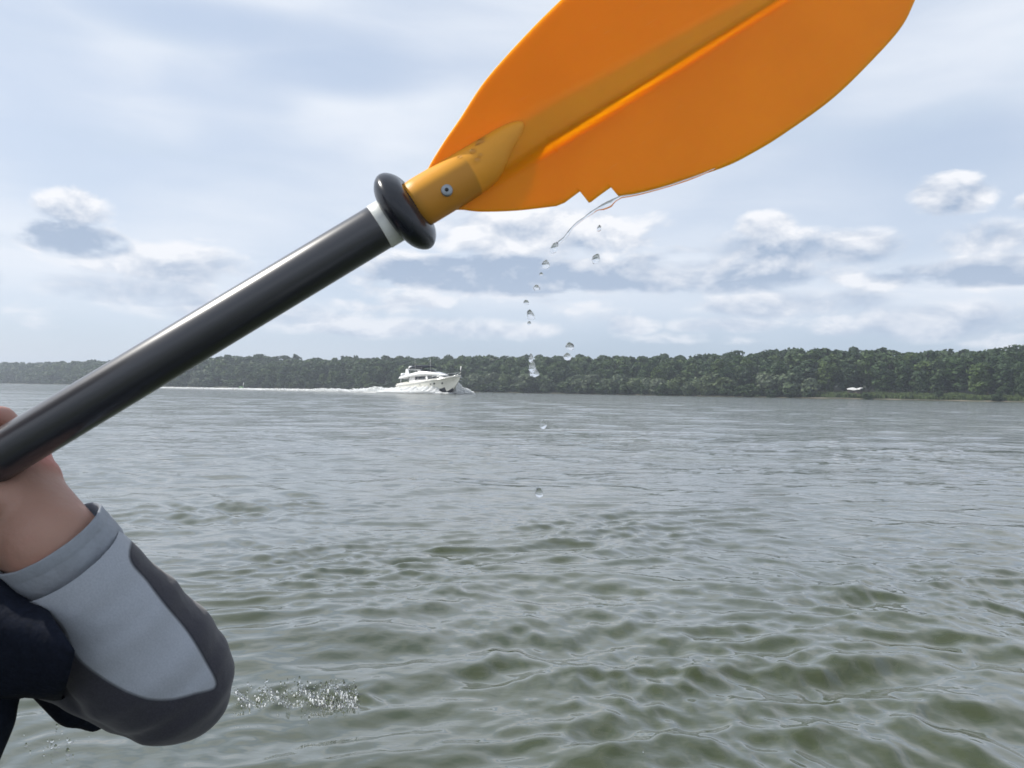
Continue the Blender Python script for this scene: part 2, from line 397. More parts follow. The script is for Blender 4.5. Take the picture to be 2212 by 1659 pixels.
M['leaf_tall'] = leaf('tall_tree_leaves', [(.034, .064, .026), (.048, .086, .030), (.038, .068, .032), (.060, .098, .034), (.078, .120, .036)])
M['leaf_bush'] = leaf('willow_leaves', [(.095, .125, .078), (.072, .102, .054), (.11, .135, .09), (.082, .118, .045)])
M['leaf_wood'] = leaf('wood_leaves', [(.032, .058, .024), (.044, .076, .027), (.036, .064, .030), (.052, .086, .031)], obj=False)
M['leaf_grass'] = leaf('bank_grass', [(.075, .11, .038), (.085, .115, .05)], obj=False)
M['bark'] = mat('bark', (.14, .12, .10), .9, var=(3, .3))[0]
mt, q, b, out, t = mat('bank_ground', (.2, .17, .12), .9)
gp = q.new('ShaderNodeNewGeometry'); sz = q.new('ShaderNodeSeparateXYZ'); mt.node_tree.links.new(gp.outputs['Position'], sz.inputs[0])
sandn = q.ramp(q.noise(gp.outputs['Position'], .045, 2, .5), .5, .58)
zz = q.m('ADD', sz.outputs[2], q.m('MULTIPLY', q.m('SUBTRACT', q.noise(gp.outputs['Position'], .12, 4, .6), .5), 1.0))
sandy = q.mix(q.m('MULTIPLY', sandn, q.ramp(sz.outputs[0], 100, 135)), (.060, .055, .035), (.14, .12, .085))
mt.node_tree.links.new(q.mix(q.ramp(zz, .2, .4), sandy, (.035, .045, .02)), b.inputs['Base Color'])
M['bank'] = mt
# yacht
M['gelcoat'] = mat('white_gelcoat', (.82, .82, .81), .22, var=(.8, .04), coat=.3)[0]
M['hullpaint'] = mat('hull_gelcoat', (.70, .69, .62), .28, var=(.6, .05), coat=.2)[0]
M['antifoul'] = mat('dark_antifouling', (.02, .022, .03), .5)[0]
M['tint'] = mat('tinted_glass', (.012, .014, .018), .08)[0]
M['canvas'] = mat('dark_canvas', (.015, .02, .035), .8)[0]
M['steel_rail'] = mat('polished_rail', (.7, .7, .7), .2, metal=1)[0]
M['teak'] = mat('teak_deck', (.25, .16, .09), .6, var=(4, .2))[0]
mt, q, b, out, t = mat('white_foam', (.95, .96, .96), .8, spec=.2)
tr = q.new('ShaderNodeBsdfTranslucent'); q.put(tr.inputs[0], (.96, .97, .97)); mx = q.new('ShaderNodeMixShader'); mx.inputs[0].default_value = .45
mt.node_tree.links.new(b.outputs[0], mx.inputs[1]); mt.node_tree.links.new(tr.outputs[0], mx.inputs[2]); mt.node_tree.links.new(mx.outputs[0], out.inputs[0])
M['foam'] = mt
M['whitewall'] = mat('white_sheet_roof', (.66, .66, .65), .5, var=(2, .06))[0]
M['darkwood'] = mat('dark_timber', (.045, .035, .028), .8, var=(4, .3))[0]
M['green_paint'] = mat('green_buoy_paint', (.07, .19, .05), .45, var=(3, .15))[0]
M['white_paint'] = mat('white_buoy_paint', (.75, .75, .72), .45, var=(3, .1))[0]

# ------------------------------------------------------------------ water surface (structure)
def wave_set(n, seed, lo, hi, slope, spread, head):
    r = np.random.default_rng(seed); out = []
    for i in range(n):
        lam = lo * (hi / lo) ** r.random(); th = head + r.normal() * spread
        k = 2 * PI / lam
        out.append((k * math.cos(th), k * math.sin(th), slope * lam / (2 * PI), r.random() * 2 * PI, lam))
    return out
WAVES = (wave_set(70, 3, .07, .22, .0165, .85, -1.40) + wave_set(64, 4, .17, .70, .0205, .5, -1.45) +
         wave_set(12, 5, .95, 4.0, .012, .5, -1.5))
def water_height(X, Y, spacing):
    """returns dx, dy, dz of the choppy surface"""
    X0, Y0 = X, Y
    # break the regularity: warp the coordinates slowly
    wx = .28 * np.sin(.9 * Y + 1.3) * np.cos(.7 * X) + .12 * np.sin(2.3 * X + 1.9 * Y)
    wy = .28 * np.sin(.8 * X - .6 * Y) + .10 * np.cos(2.1 * Y - 1.7 * X + .6)
    X = X + wx; Y = Y + wy
    dz = np.zeros_like(X); ddx = np.zeros_like(X); ddy = np.zeros_like(X)
    # patches of rougher and calmer water
    patch = .90 + .40 * np.sin(.55 * X0 + 1.1 * np.sin(.31 * Y0)) * np.sin(.43 * Y0 + .7) + .22 * np.sin(1.7 * X0 - .9 * Y0 + 2 * np.sin(.6 * Y0))
    for i, (kx, ky, a, ph, lam) in enumerate(WAVES):
        w = np.clip((lam / spacing - 2.5) / 3.0, 0, 1)
        p = kx * X + ky * Y + ph
        aa = a * w * (patch if lam < 1.5 else 1)
        c, s = np.cos(p), np.sin(p) - .24 * np.sin(2 * p)      # steeper on the side facing the kayak
        dz += aa * s; k = math.hypot(kx, ky)
        ch = .62 if lam > .36 else .35
        ddx += aa * ch * kx / k * c; ddy += aa * ch * ky / k * c
    # calm slick with ring ripples where the paddle came out, near the kayak
    r_ = np.hypot(X0 + 1.15, Y0 - 2.05)
    calm = np.exp(-(r_ / .62) ** 2)
    f = 1 - .75 * calm
    dz *= f; ddx *= f; ddy *= f
    dz += .0016 * np.sin(r_ * 62) * np.exp(-(r_ / .55) ** 2) + .0010 * np.sin(np.hypot(X0 + .75, Y0 - 2.2) * 80) * np.exp(-(np.hypot(X0 + .75, Y0 - 2.2) / .5) ** 2)
    # furrow of the blade where the splash drops fall
    q_ = np.exp(-((Y0 - 2.52) / .07) ** 2) * np.exp(-((X0 + .68) / .28) ** 4)
    dz += q_ * .012 * np.sin(X0 * 55 + 2 * np.sin(30 * Y0)) 
    return ddx, ddy, dz
rs = [.35]
while rs[-1] < 1.5: rs.append(rs[-1] * 1.06)
while rs[-1] < 7: rs.append(rs[-1] * 1.0042)
while rs[-1] < 120: rs.append(rs[-1] * 1.0082)
while rs[-1] < 5200: rs.append(rs[-1] * 1.035)
rs = np.array(rs)
half = math.radians(37); nf = 700
th_f = np.linspace(-half, half, nf)
th_b = np.linspace(half, 2 * PI - half, 120)[1:-1]
th = np.concatenate([th_f, th_b]); nc = len(th)
RR, TH = np.meshgrid(rs, th, indexing='ij')
X, Y = RR * np.sin(TH), RR * np.cos(TH)
dr = np.gradient(rs)[:, None] * np.ones_like(RR); dth = np.gradient(np.concatenate([th, [2 * PI - half]]))[:nc][None, :] * RR
sp_ = np.maximum(dr, dth)
ax, ay, az_ = water_height(X, Y, sp_)
V = np.stack([X + ax, Y + ay, az_], -1).reshape(-1, 3)
nr = len(rs)
i0 = (np.arange(nr - 1)[:, None] * nc + np.arange(nc)[None, :]); j = (np.arange(nc) + 1) % nc
i1 = (np.arange(nr - 1)[:, None] * nc + j[None, :])
Q = np.stack([i0, i0 + nc, i1 + nc, i1], -1).reshape(-1, 4)
cen = len(V); V = np.vstack([V, [[0, 0, 0]]])
wo_ = npmesh('water', V, Q, M['water'])
tag(wo_, 'grey-green rippled river water across the whole foreground', kind='structure')
# small disc closing the middle, same sheet
bm = bmesh.new(); ring = [bm.verts.new(tuple(V[k])) for k in range(nc)]; cv_ = bm.verts.new((0, 0, 0))
for k in range(nc): bm.faces.new((cv_, ring[(k + 1) % nc], ring[k]))
dm = bpy.data.meshes.new('inner'); bm.to_mesh(dm); bm.free()
bm = bmesh.new(); bm.from_mesh(wo_.data); bm.from_mesh(dm); bm.to_mesh(wo_.data); bm.free(); bpy.data.meshes.remove(dm)
wo_.data.polygons.foreach_set('use_smooth', [True] * len(wo_.data.polygons))

# ------------------------------------------------------------------ far bank
SH = [(-2600, 2300), (-1500, 1500), (-582, 880), (-330, 655), (-123, 506), (-50, 455), (23, 407), (92, 348), (155, 291), (182, 268), (260, 205), (420, 90), (700, -80), (1200, -330)]
def catmull(pts, per):
    out = []; p = [pts[0]] + list(pts) + [pts[-1]]
    for i in range(1, len(p) - 2):
        for k in range(per):
            t_ = k / per; a, b_, c, d = [np.array(p[i + o], float) for o in (-1, 0, 1, 2)]
            out.append(.5 * ((2 * b_) + (-a + c) * t_ + (2 * a - 5 * b_ + 4 * c - d) * t_ ** 2 + (-a + 3 * b_ - 3 * c + d) * t_ ** 3))
    out.append(np.array(pts[-1], float)); return np.array(out)
SHC = catmull(SH, 24)
seg = np.linalg.norm(np.diff(SHC, axis=0), axis=1); S = np.concatenate([[0], np.cumsum(seg)])
def shore(s):
    x = np.interp(s, S, SHC[:, 0]); y = np.interp(s, S, SHC[:, 1])
    x2 = np.interp(s + 3, S, SHC[:, 0]); y2 = np.interp(s + 3, S, SHC[:, 1])
    t_ = np.array([x2 - x, y2 - y]); t_ /= np.linalg.norm(t_) + 1e-9
    nrm = np.array([-t_[1], t_[0]])
    if nrm.dot([x, y]) < 0: nrm = -nrm
    return np.array([x, y]), nrm
def s_of_px(px):       # shore position seen at a picture column
    tt = (px - CX) / FPX
    k = np.argmin(np.abs(np.where(SHC[:, 1] > 50, SHC[:, 0] / np.maximum(SHC[:, 1], 1), 9) - tt)); return S[k]
def nz(x, y, sc, seed=0): return mnoise.noise(Vector((x * sc + seed * 7.3, y * sc - seed * 3.1, seed)))
offs = [-14, -3, 0, 1.5, 4, 8, 14, 30, 60, 120, 240, 600]; hts = [-2.5, -.5, -.05, .35, .7, 1.1, 1.6, 2.5, 4, 8, 13, 13]
ss = np.linspace(0, S[-1] - 4, 360); v = []
for s_ in ss:
    p, n_ = shore(s_)
    jag = 1.3 * nz(p[0], p[1], .07) + .6 * nz(p[0], p[1], .25, 2)
    for o_, h_ in zip(offs, hts):
        c = p + n_ * (o_ + (jag if o_ < 10 else 0)); v.append((c[0], c[1], h_))
no = len(offs); f = [(a * no + b_, a * no + b_ + 1, (a + 1) * no + b_ + 1, (a + 1) * no + b_) for a in range(len(ss) - 1) for b_ in range(no - 1)]
bank = pyd('riverbank_ground', v, f, M['bank']); tag(bank, 'low muddy river bank with sandy strips under the wood', kind='structure')

def ground_z(o_): return float(np.interp(o_, offs, hts))

def crown_arrays(seed, kind):
    """leaf clumps of one crown, unit height: returns verts (n*4,3), count"""
    r = np.random.default_rng(seed)
    if kind == 'bush': nl, z0, z1, wr, nq, qs = 13, .05, .86, .46, 1100, .055
    elif kind == 'tall': nl, z0, z1, wr, nq, qs = 19, .14, .93, .20, 1300, .027
    else: nl, z0, z1, wr, nq, qs = 9, .30, .92, .23, 400, .045
    L = []
    for i in range(nl):
        z = z0 + (z1 - z0) * (i + r.random()) / nl
        prof = math.sin(PI * min(max((z - z0 + .08) / (z1 - z0 + .14), 0), 1)) ** .6
        a = r.random() * 2 * PI; rad = wr * prof * (.35 + .5 * r.random())
        L.append((rad * math.cos(a), rad * math.sin(a), z, (.45 + .3 * r.random()) * wr * (.65 + .5 * prof)))
    L = np.array(L)
    idx = r.integers(0, nl, nq); d = r.normal(size=(nq, 3)); d[:, 2] += .25; d /= np.linalg.norm(d, axis=1)[:, None]
    rr_ = L[idx, 3] * (.72 + .36 * r.random(nq))
    c = L[idx, :3] + d * rr_[:, None] * np.array([1, 1, .85])
    c[:, 2] = np.clip(c[:, 2], .01, 1.0)
    nn = d + r.normal(size=(nq, 3)) * .45; nn /= np.linalg.norm(nn, axis=1)[:, None]
    a = np.cross(nn, r.normal(size=(nq, 3))); a /= np.linalg.norm(a, axis=1)[:, None]; b_ = np.cross(nn, a)
    sz = (qs * (.55 + .9 * r.random(nq)))[:, None]
    k = np.stack([c - a * sz - b_ * sz * .5, c + a * sz * .8 - b_ * sz * .75, c + a * sz + b_ * sz * .6, c - a * sz * .7 + b_ * sz * .8], 1)
    return k.reshape(-1, 3), nq
def trunk_bm(seed, kind):
    r = random.Random(seed); bm = bmesh.new(); top = .8 if kind != 'bush' else .45
    x = y = 0; pts = []; rad = []
    for i in range(6):
        t_ = i / 5; pts.append((x, y, t_ * top)); rad.append((.014 if kind != 'bush' else .02) * (1.15 - t_)); x += r.uniform(-.012, .012); y += r.uniform(-.012, .012)
    tube(bm, pts, rad, 6)
    for k in range(4):
        z = r.uniform(.25, .7) * top; a = r.random() * 2 * PI; l = r.uniform(.1, .2)
        tube(bm, [(0, 0, z), (l * .5 * math.cos(a), l * .5 * math.sin(a), z + .07), (l * math.cos(a), l * math.sin(a), z + .16)], [.007, .005, .002], 5)
    return bm
CR = {}; TR = {}
for kind, nv in (('bush', 7), ('tall', 9)):
    for i in range(nv):
        vv, nq = crown_arrays(100 + i + (50 if kind == 'tall' else 0), kind)
        me_o = npmesh('crown', vv, np.arange(nq * 4).reshape(-1, 4), M['leaf_bush' if kind == 'bush' else 'leaf_tall'], None, False)
        CR[kind, i] = me_o.data; bpy.data.objects.remove(me_o)
        to = frombm('trunk', trunk_bm(i, kind), M['bark']); TR[kind, i] = to.data; bpy.data.objects.remove(to)

s0, s1 = s_of_px(-60), s_of_px(2280)
s0 = min(s0, s1) if s0 < s1 else s1
trees = []
rows = [  # offset inland, spacing, height, kind
    (2.5, 6.0, (3.8, 6.5), 'bush'), (6.5, 8, (7, 10), 'bush'), (12, 8.5, (10.5, 14.5), 'tall'), (20, 8, (13.5, 17), 'tall'), (30, 8, (15.5, 19), 'tall'),
    (42, 7.5, (17, 19.5), 'tall'), (56, 8, (17.5, 20), 'tall'), (74, 9, (17.5, 20), 'tall'), (96, 10, (17.5, 20.5), 'tall')]
for ri, (off, spc, (h0, h1), kind) in enumerate(rows):
    s_ = s_of_px(-90) if True else 0
    sa, sb = sorted((s_of_px(-90), s_of_px(2290)))
    s_ = sa - 60
    while s_ < sb + 70:
        p, n_ = shore(s_); dist = math.hypot(*p)
        px = CX + FPX * p[0] / max(p[1], 1)
        o_ = off + rnd.uniform(-.3, .3) * spc + 1.3 * nz(p[0], p[1], .07)
        right_bank = px > 1745                       # open grassy bank at the right end
        left_bank = px < 430
        hh = rnd.uniform(h0, h1) * (1 + .09 * nz(p[0], p[1], .02, 5) + (.07 * nz(p[0], p[1], .06, 8)))
        skip = rnd.random() < .08
        if right_bank and ri == 0 and rnd.random() < .72: skip = True
        if right_bank and ri == 0: hh *= .55
        if right_bank and ri == 1:
            if rnd.random() < .8: skip = True
            hh *= .6
        if right_bank and ri == 2 and rnd.random() < .35: skip = True
        if left_bank: hh *= 1.18
        if px > 1950: hh *= .93
        if left_bank and ri == 0: hh *= .6
        if left_bank and ri == 1 and rnd.random() < .5: skip = True
        if 470 < px < 860 and ri == 1: kind_ = 'tall'; hh *= 1.2
        else: kind_ = kind
        if right_bank and ri >= 1: o_ += 5
        # clear the hut
        if ri <= 2 and 1806 < px < 1858: skip = True
        if not skip:
            c = p + n_ * o_
            trees.append((hh / math.hypot(*c) * (1 if ri <= 3 else .5 if ri <= 5 else .3), c[0], c[1], ground_z(o_) - .25, hh, kind_, ri, px))
        s_ += spc * rnd.uniform(.7, 1.3) * (1 if dist < 600 else 1.3)
trees.sort(key=lambda t_: -t_[0])
inview = [t_ for t_ in trees if -30 < t_[7] < 2240]; single = inview[:290]; ids = {id(t_) for t_ in single}; mass = [t_ for t_ in trees if id(t_) not in ids]

zones = [(420, 'at the left end of the far bank, seen beyond the paddle shaft'), (620, 'on the far bank where the yacht\'s wake begins'), (840, 'on the far bank behind the yacht\'s white wake'),
         (1000, 'on the far bank straight behind the yacht'), (1180, 'on the far bank just beyond the yacht\'s bow spray'), (1300, 'on the far bank under the falling drops'),
         (1560, 'on the far bank right of the falling drops'), (1780, 'on the far bank left of the white-roofed hut'), (1900, 'on the far bank beside the white-roofed hut'),
         (9999, 'on the open bank right of the white-roofed hut')]
def zone(px):
    for a, b_ in zones:
        if px < a: return b_
for i, (sc_, x, y, z, hh, kind, ri, px) in enumerate(single):
    nm = 'willow_bush' if kind == 'bush' else 'woodland_tree'
    o = empty(nm, (x, y, z), (0, 0, rnd.uniform(0, 6.28)))
    if kind == 'bush':
        look = 'low round grey-green willow bush at the waterline' if ri == 0 else 'rounded grey-green willow behind the waterline bushes'
        cat, grp = 'bush', 'willow bushes'
    else:
        look = 'slender mid-height green tree in the wood\'s front row' if ri <= 2 else 'tall dark green tree in the wood'
        cat, grp = 'tree', 'woodland trees'
    zt = zone(px)
    tag(o, look + ' ' + zt, cat, ('willow bushes at the waterline ' if kind == 'bush' and ri == 0 else 'rounded willows ' if kind == 'bush' else 'slender front-row trees ' if ri <= 2 else 'tall dark trees ') + zt)
    words_ = (look + ' ' + zt).split()
    if len(words_) > 16: o['label'] = ' '.join((look.replace('rounded ', '').replace('low ', '') + ' ' + zt.replace(', seen', '').replace('on the far bank ', '').replace('straight ', '').replace('just ', '')).split()[:16])
    k = rnd.randrange(7 if kind == 'bush' else 9)
    wsc = hh * (rnd.uniform(1.0, 1.45) if kind == 'bush' else rnd.uniform(1.0, 1.5))
    for nme, src in (('crown', CR[kind, k]), ('trunk', TR[kind, k])):
        c = bpy.data.objects.new(nme, src); COL.objects.link(c); c.parent = o; c.scale = (wsc, wsc, hh)
# the rest of the wood as one mass
allv = []; sh = []
protos = [crown_arrays(900 + i, 'wood') for i in range(8)]
for (sc_, x, y, z, hh, kind, ri, px) in mass:
    pv, nq = protos[rnd.randrange(8)]; a = rnd.uniform(0, 6.28); ca, sa_ = math.cos(a), math.sin(a)
    w = hh * rnd.uniform(1.05, 1.5) * (2.0 if kind == 'bush' else 1)
    vv = np.stack([(pv[:, 0] * ca - pv[:, 1] * sa_) * w + x, (pv[:, 0] * sa_ + pv[:, 1] * ca) * w + y, (pv[:, 2] if kind != 'bush' else (pv[:, 2] - .25) * 1.35) * hh + z], -1)
    allv.append(vv); sh.append(np.full(nq, rnd.random()))
allv = np.vstack(allv); sh = np.concatenate(sh)
wd = npmesh('woods', allv, np.arange(len(allv)).reshape(-1, 4), M['leaf_wood'], None, False)
at = wd.data.attributes.new('shade', 'FLOAT', 'FACE'); at.data.foreach_set('value', sh.astype(np.float32))
tag(wd, 'dense dark green wood rising behind the front trees of the far bank', 'woods', kind='stuff')
# grass and weeds on the open bank, right
n = 19000; gv = []; gs = []
sa, sb = sorted((s_of_px(1735), s_of_px(2290)))
sx = rng.uniform(sa, sb + 60, n); ox = rng.uniform(.2, 17, n) 
for i in range(n):
    p, n_ = shore(sx[i]); 
    if ox[i] < 1.2 + 4.5 * max(0, nz(p[0], p[1], .045, 3) + .15): continue
    o_ = ox[i] + 1.3 * nz(p[0], p[1], .07)
    c = p + n_ * o_; h_ = rng.uniform(.5, 1.5) * (1 + .6 * nz(c[0], c[1], .12, 4)); a = rng.uniform(0, PI); w = rng.uniform(.25, .6)
    z = ground_z(ox[i]) - .1
    gv += [(c[0] - w * math.cos(a), c[1] - w * math.sin(a), z), (c[0] + w * math.cos(a), c[1] + w * math.sin(a), z), (c[0] + w * 1.1 * math.cos(a), c[1] + w * math.sin(a) + .15, z + h_ * .8), (c[0] - w * .8 * math.cos(a), c[1] - w * math.sin(a) - .15, z + h_)]
    gs.append(.5 + .5 * nz(c[0], c[1], .1, 6))
go = npmesh('bank_grass', np.array(gv), np.arange(len(gv)).reshape(-1, 4), M['leaf_grass'], None, False)
at = go.data.attributes.new('shade', 'FLOAT', 'FACE'); at.data.foreach_set('value', np.array(gs, np.float32))
tag(go, 'fresh green weeds and grass along the open bank at right', 'grass', kind='stuff')

# hut with a white roof
sh_ = s_of_px(1829); p, n_ = shore(sh_); hp = p + n_ * 9
hut = empty('riverside_hut', (hp[0], hp[1], ground_z(9) - .1), (0, 0, math.atan2(-n_[1], -n_[0]) + PI / 2))
tag(hut, 'small dark hut with a bright white roof among the bank trees', 'hut')
bm = bmesh.new(); box(bm, (0, 0, 1.2), (5.0, 2.8, 2.4)); frombm('wall', bm, M['darkwood'], hut, False)
for sx_ in (-1, 1):
    bm = bmesh.new()
    pr = [(sx_ * .05, 2.35), (sx_ * 1.3, 2.75), (sx_ * 2.5, 2.62), (sx_ * 2.55, 2.55), (sx_ * 1.3, 2.45), (sx_ * .05, 2.22)]
    loft(bm, [[(a, -1.9, b_ + .2) for a, b_ in pr], [(a, -1.85, b_ + .5) for a, b_ in pr], [(a, 1.9, b_ + .9) for a, b_ in pr]]); frombm('roof', bm, M['whitewall'], hut, False)
bm = bmesh.new(); box(bm, (.8, -1.43, 1.0), (.8, .08, 1.9)); frombm('door', bm, M['bark'], hut, False)
bm = bmesh.new(); box(bm, (-1.1, -1.43, 1.4), (.9, .08, .7)); frombm('window', bm, M['tint'], hut, False)

# buoy
bp = P(521, 841, 262); bp.z = 0
bu = empty('river_buoy', bp, (0, math.radians(8), 0)); tag(bu, 'small green river buoy with a white topmark in the fading wake', 'buoy')
bm = bmesh.new(); tube(bm, [(0, 0, -.5), (0, 0, -.1), (0, 0, .1), (0, 0, .75), (0, 0, .95), (0, 0, 1.0)], [.5, .8, .8, .7, .5, .2], 20, up=Vector((1, 0, 0))); frombm('float', bm, M['green_paint'], bu)
bm = bmesh.new(); tube(bm, [(.5, 0, .9), (.5, 0, 1.5), (.5, 0, 1.55), (.5, 0, 2.4), (.5, 0, 2.5)], [.05, .05, .13, .13, .04], 12, up=Vector((1, 0, 0))); frombm('topmark', bm, M['white_paint'], bu)

# ------------------------------------------------------------------ yacht
yc = P(931, 851, 186); yc.z = 0
yaw = math.atan2(-.69, .72)
yacht = empty('motor_yacht', yc, (0, 0, 0)); yacht.rotation_mode = 'XYZ'
yacht.matrix_world = Matrix.Translation(yc + Vector((0, 0, .1))) @ Matrix.Rotation(yaw, 4, 'Z') @ Matrix.Rotation(math.radians(-2.6), 4, 'Y') @ Matrix.Diagonal((1.03, 1.03, 1.08, 1))
tag(yacht, 'large white motor yacht planing to the right with bow raised in spray', 'yacht')
def fx(x, pts): return float(np.interp(x, [a for a, _ in pts], [b_ for _, b_ in pts]))
bdeck = [(-10, 2.55), (-4, 2.8), (2, 2.75), (5, 2.4), (7.5, 1.65), (9.2, .75), (10.3, .06)]
bchine = [(-10, 2.35), (-2, 2.35), (2, 2.1), (5, 1.35), (7.2, .55), (8.6, .12), (10.3, .03)]
zdeck = [(-10, 2.05), (-5, 2.2), (0, 2.5), (5, 2.95), (10.3, 3.45)]
zchine = [(-10, .25), (0, .35), (5, .85), (8, 1.7), (10.3, 3.2)]
zkeel = [(-10, -.6), (4, -.75), (6.5, -.35), (8.2, .7), (9.3, 1.9), (10.3, 3.15)]
bm = bmesh.new(); rings = []
xs = list(np.linspace(-10, 10.3, 34))
for x in xs:
    bd, bc, zd, zc, zk = fx(x, bdeck), fx(x, bchine), fx(x, zdeck), fx(x, zchine), fx(x, zkeel)
    half_ = [(0, zk), (bc * .5, zk + (zc - zk) * .42), (bc, zc)]
    for t_ in (.25, .5, .75, .9): half_.append((bc + (bd - bc) * t_ ** (1.6 if x > 3 else .8), zc + (zd - zc) * t_))
    half_ += [(bd, zd), (bd + .02, zd + .12), (bd * .96, zd + .14), (bd * .93, zd + .02)]
    rings.append([(x, y_, z_) for y_, z_ in half_] + [(x, -y_, z_) for y_, z_ in half_[::-1][:-1]])
loft(bm, rings); hull = frombm('hull', bm, M['hullpaint'], yacht)
me = hull.data; me.materials.append(M['antifoul'])
for pl in me.polygons:
    if pl.center.z < .75 and pl.center.x < 8.3: pl.material_index = 1
bm = bmesh.new()      # rub rail
for sy in (-1, 1): tube(bm, [(x, sy * (fx(x, bdeck) + .03), fx(x, zdeck) - .1) for x in xs], .05, 6)
frombm('rub_rail', bm, M['steel_rail'], yacht)
for sy in (-1, 1):
    for px_ in (-.8, 2.7, 3.7, 5.9):
        bm = bmesh.new(); yb = fx(px_, bdeck) * .955 + .02
        yb = fx(px_, bchine) + (fx(px_, bdeck) - fx(px_, bchine)) * .5
        tube(bm, [(px_, sy * (yb + .02), 1.95), (px_, sy * (yb + .14), 1.99)], .2, 14); frombm('porthole', bm, M['tint'], yacht)
# main cabin
def cab(bm, secs):
    rings = []
    for (x, hw, z0, z1, inset) in secs:
        rings.append([(x, -hw, z0), (x, -hw, z0 + (z1 - z0) * .3), (x, -(hw - inset * .6), z0 + (z1 - z0) * .8), (x, -(hw - inset) * .85, z1), (x, 0, z1 + .06),
                      (x, (hw - inset) * .85, z1), (x, hw - inset * .6, z0 + (z1 - z0) * .8), (x, hw, z0 + (z1 - z0) * .3), (x, hw, z0)])
    loft(bm, rings)
bm = bmesh.new(); cab(bm, [(-5.5, 2.1, 2.1, 3.95, .1), (-2, 2.15, 2.3, 4.0, .12), (2, 2.05, 2.4, 4.0, .25), (3.6, 1.85, 2.55, 3.95, .4), (5.1, 1.55, 2.7, 3.6, .5), (6.6, 1.1, 2.85, 3.2, .3), (7.8, .7, 2.9, 3.1, .1)])
frombm('cabin', bm, M['gelcoat'], yacht)
for sy in (-1, 1):     # side windows, separate panes
    for (xa, xb, za, zb) in ((-3.2, -2.2, 3.0, 3.72), (-2.05, .55, 3.05, 3.74), (.8, 2.6, 3.08, 3.74), (2.75, 3.9, 3.12, 3.66), (4.0, 4.9, 3.18, 3.5)):
        bm = bmesh.new(); rr_ = []
        for x in (xa, (xa + xb) / 2, xb):
            hw = float(np.interp(x, [-5.5, -2, 2, 3.6, 5.1], [2.1, 2.15, 2.05, 1.85, 1.55])); ins = float(np.interp(x, [-5.5, -2, 2, 3.6, 5.1], [.1, .12, .25, .4, .5]))
            rr_.append([(x, sy * (hw + .025), za), (x, sy * (hw - ins * .6 + .035), zb), (x, sy * (hw - ins * .6 - .08), zb), (x, sy * (hw - .08), za)])
        loft(bm, rr_); frombm('window', bm, M['tint'], yacht, False)
bm = bmesh.new(); loft(bm, [[(5.0, -1.15, 3.62), (6.1, -.95, 3.32), (6.05, -.95, 3.26), (4.95, -1.15, 3.56)], [(5.15, 0, 3.72), (6.3, 0, 3.36), (6.25, 0, 3.3), (5.1, 0, 3.66)], [(5.0, 1.15, 3.62), (6.1, .95, 3.32), (6.05, .95, 3.26), (4.95, 1.15, 3.56)]]); frombm('windscreen', bm, M['tint'], yacht)
bm = bmesh.new(); loft(bm, [[(.9, -2.32, 3.0), (1.5, -2.2, 3.0), (.95, -2.0, 4.1), (.6, -2.0, 4.1)], [(.9, -2.2, 3.0), (1.5, -2.08, 3.0), (.95, -1.9, 4.1), (.6, -1.9, 4.1)]]); frombm('pillar', bm, M['gelcoat'], yacht, False)
bm = bmesh.new(); loft(bm, [[(.9, 2.32, 3.0), (1.5, 2.2, 3.0), (.95, 2.0, 4.1), (.6, 2.0, 4.1)], [(.9, 2.2, 3.0), (1.5, 2.08, 3.0), (.95, 1.9, 4.1), (.6, 1.9, 4.1)]]); frombm('pillar', bm, M['gelcoat'], yacht, False)
# flybridge overhang and coaming
bm = bmesh.new(); secs = [(-9.4, 2.1, 3.55, 3.8), (-8.8, 2.45, 3.55, 4.05), (-6, 2.55, 3.75, 4.3), (-3, 2.5, 3.9, 4.75), (-1, 2.4, 3.95, 4.95), (1, 2.25, 3.95, 4.75), (3, 1.95, 3.9, 4.35), (4.8, 1.2, 3.75, 3.95)]
loft(bm, [[(x, -hw, za), (x, -hw - .05, (za + zb) / 2), (x, -hw * .93, zb), (x, -hw * .85, zb), (x, -hw * .84, zb - .25 if x < 0 else zb + .03), (x, hw * .84, zb - .25 if x < 0 else zb + .03), (x, hw * .85, zb), (x, hw * .93, zb), (x, hw + .05, (za + zb) / 2), (x, hw, za)] for x, hw, za, zb in secs])
frombm('flybridge', bm, M['gelcoat'], yacht)
bm = bmesh.new(); loft(bm, [[(-1.2, -1.9, 4.9), (-1.6, -1.8, 5.35), (-1.7, -1.7, 5.35), (-1.3, -1.8, 4.9)], [(1.0, -1.2, 4.75), (.2, -1.1, 5.3), (.1, -1.05, 5.3), (.9, -1.15, 4.75)], [(1.4, 0, 4.75), (.6, 0, 5.32), (.5, 0, 5.32), (1.3, 0, 4.75)], [(1.0, 1.2, 4.75), (.2, 1.1, 5.3), (.1, 1.05, 5.3), (.9, 1.15, 4.75)], [(-1.2, 1.9, 4.9), (-1.6, 1.8, 5.35), (-1.7, 1.7, 5.35), (-1.3, 1.8, 4.9)]]); frombm('fly_screen', bm, M['tint'], yacht)
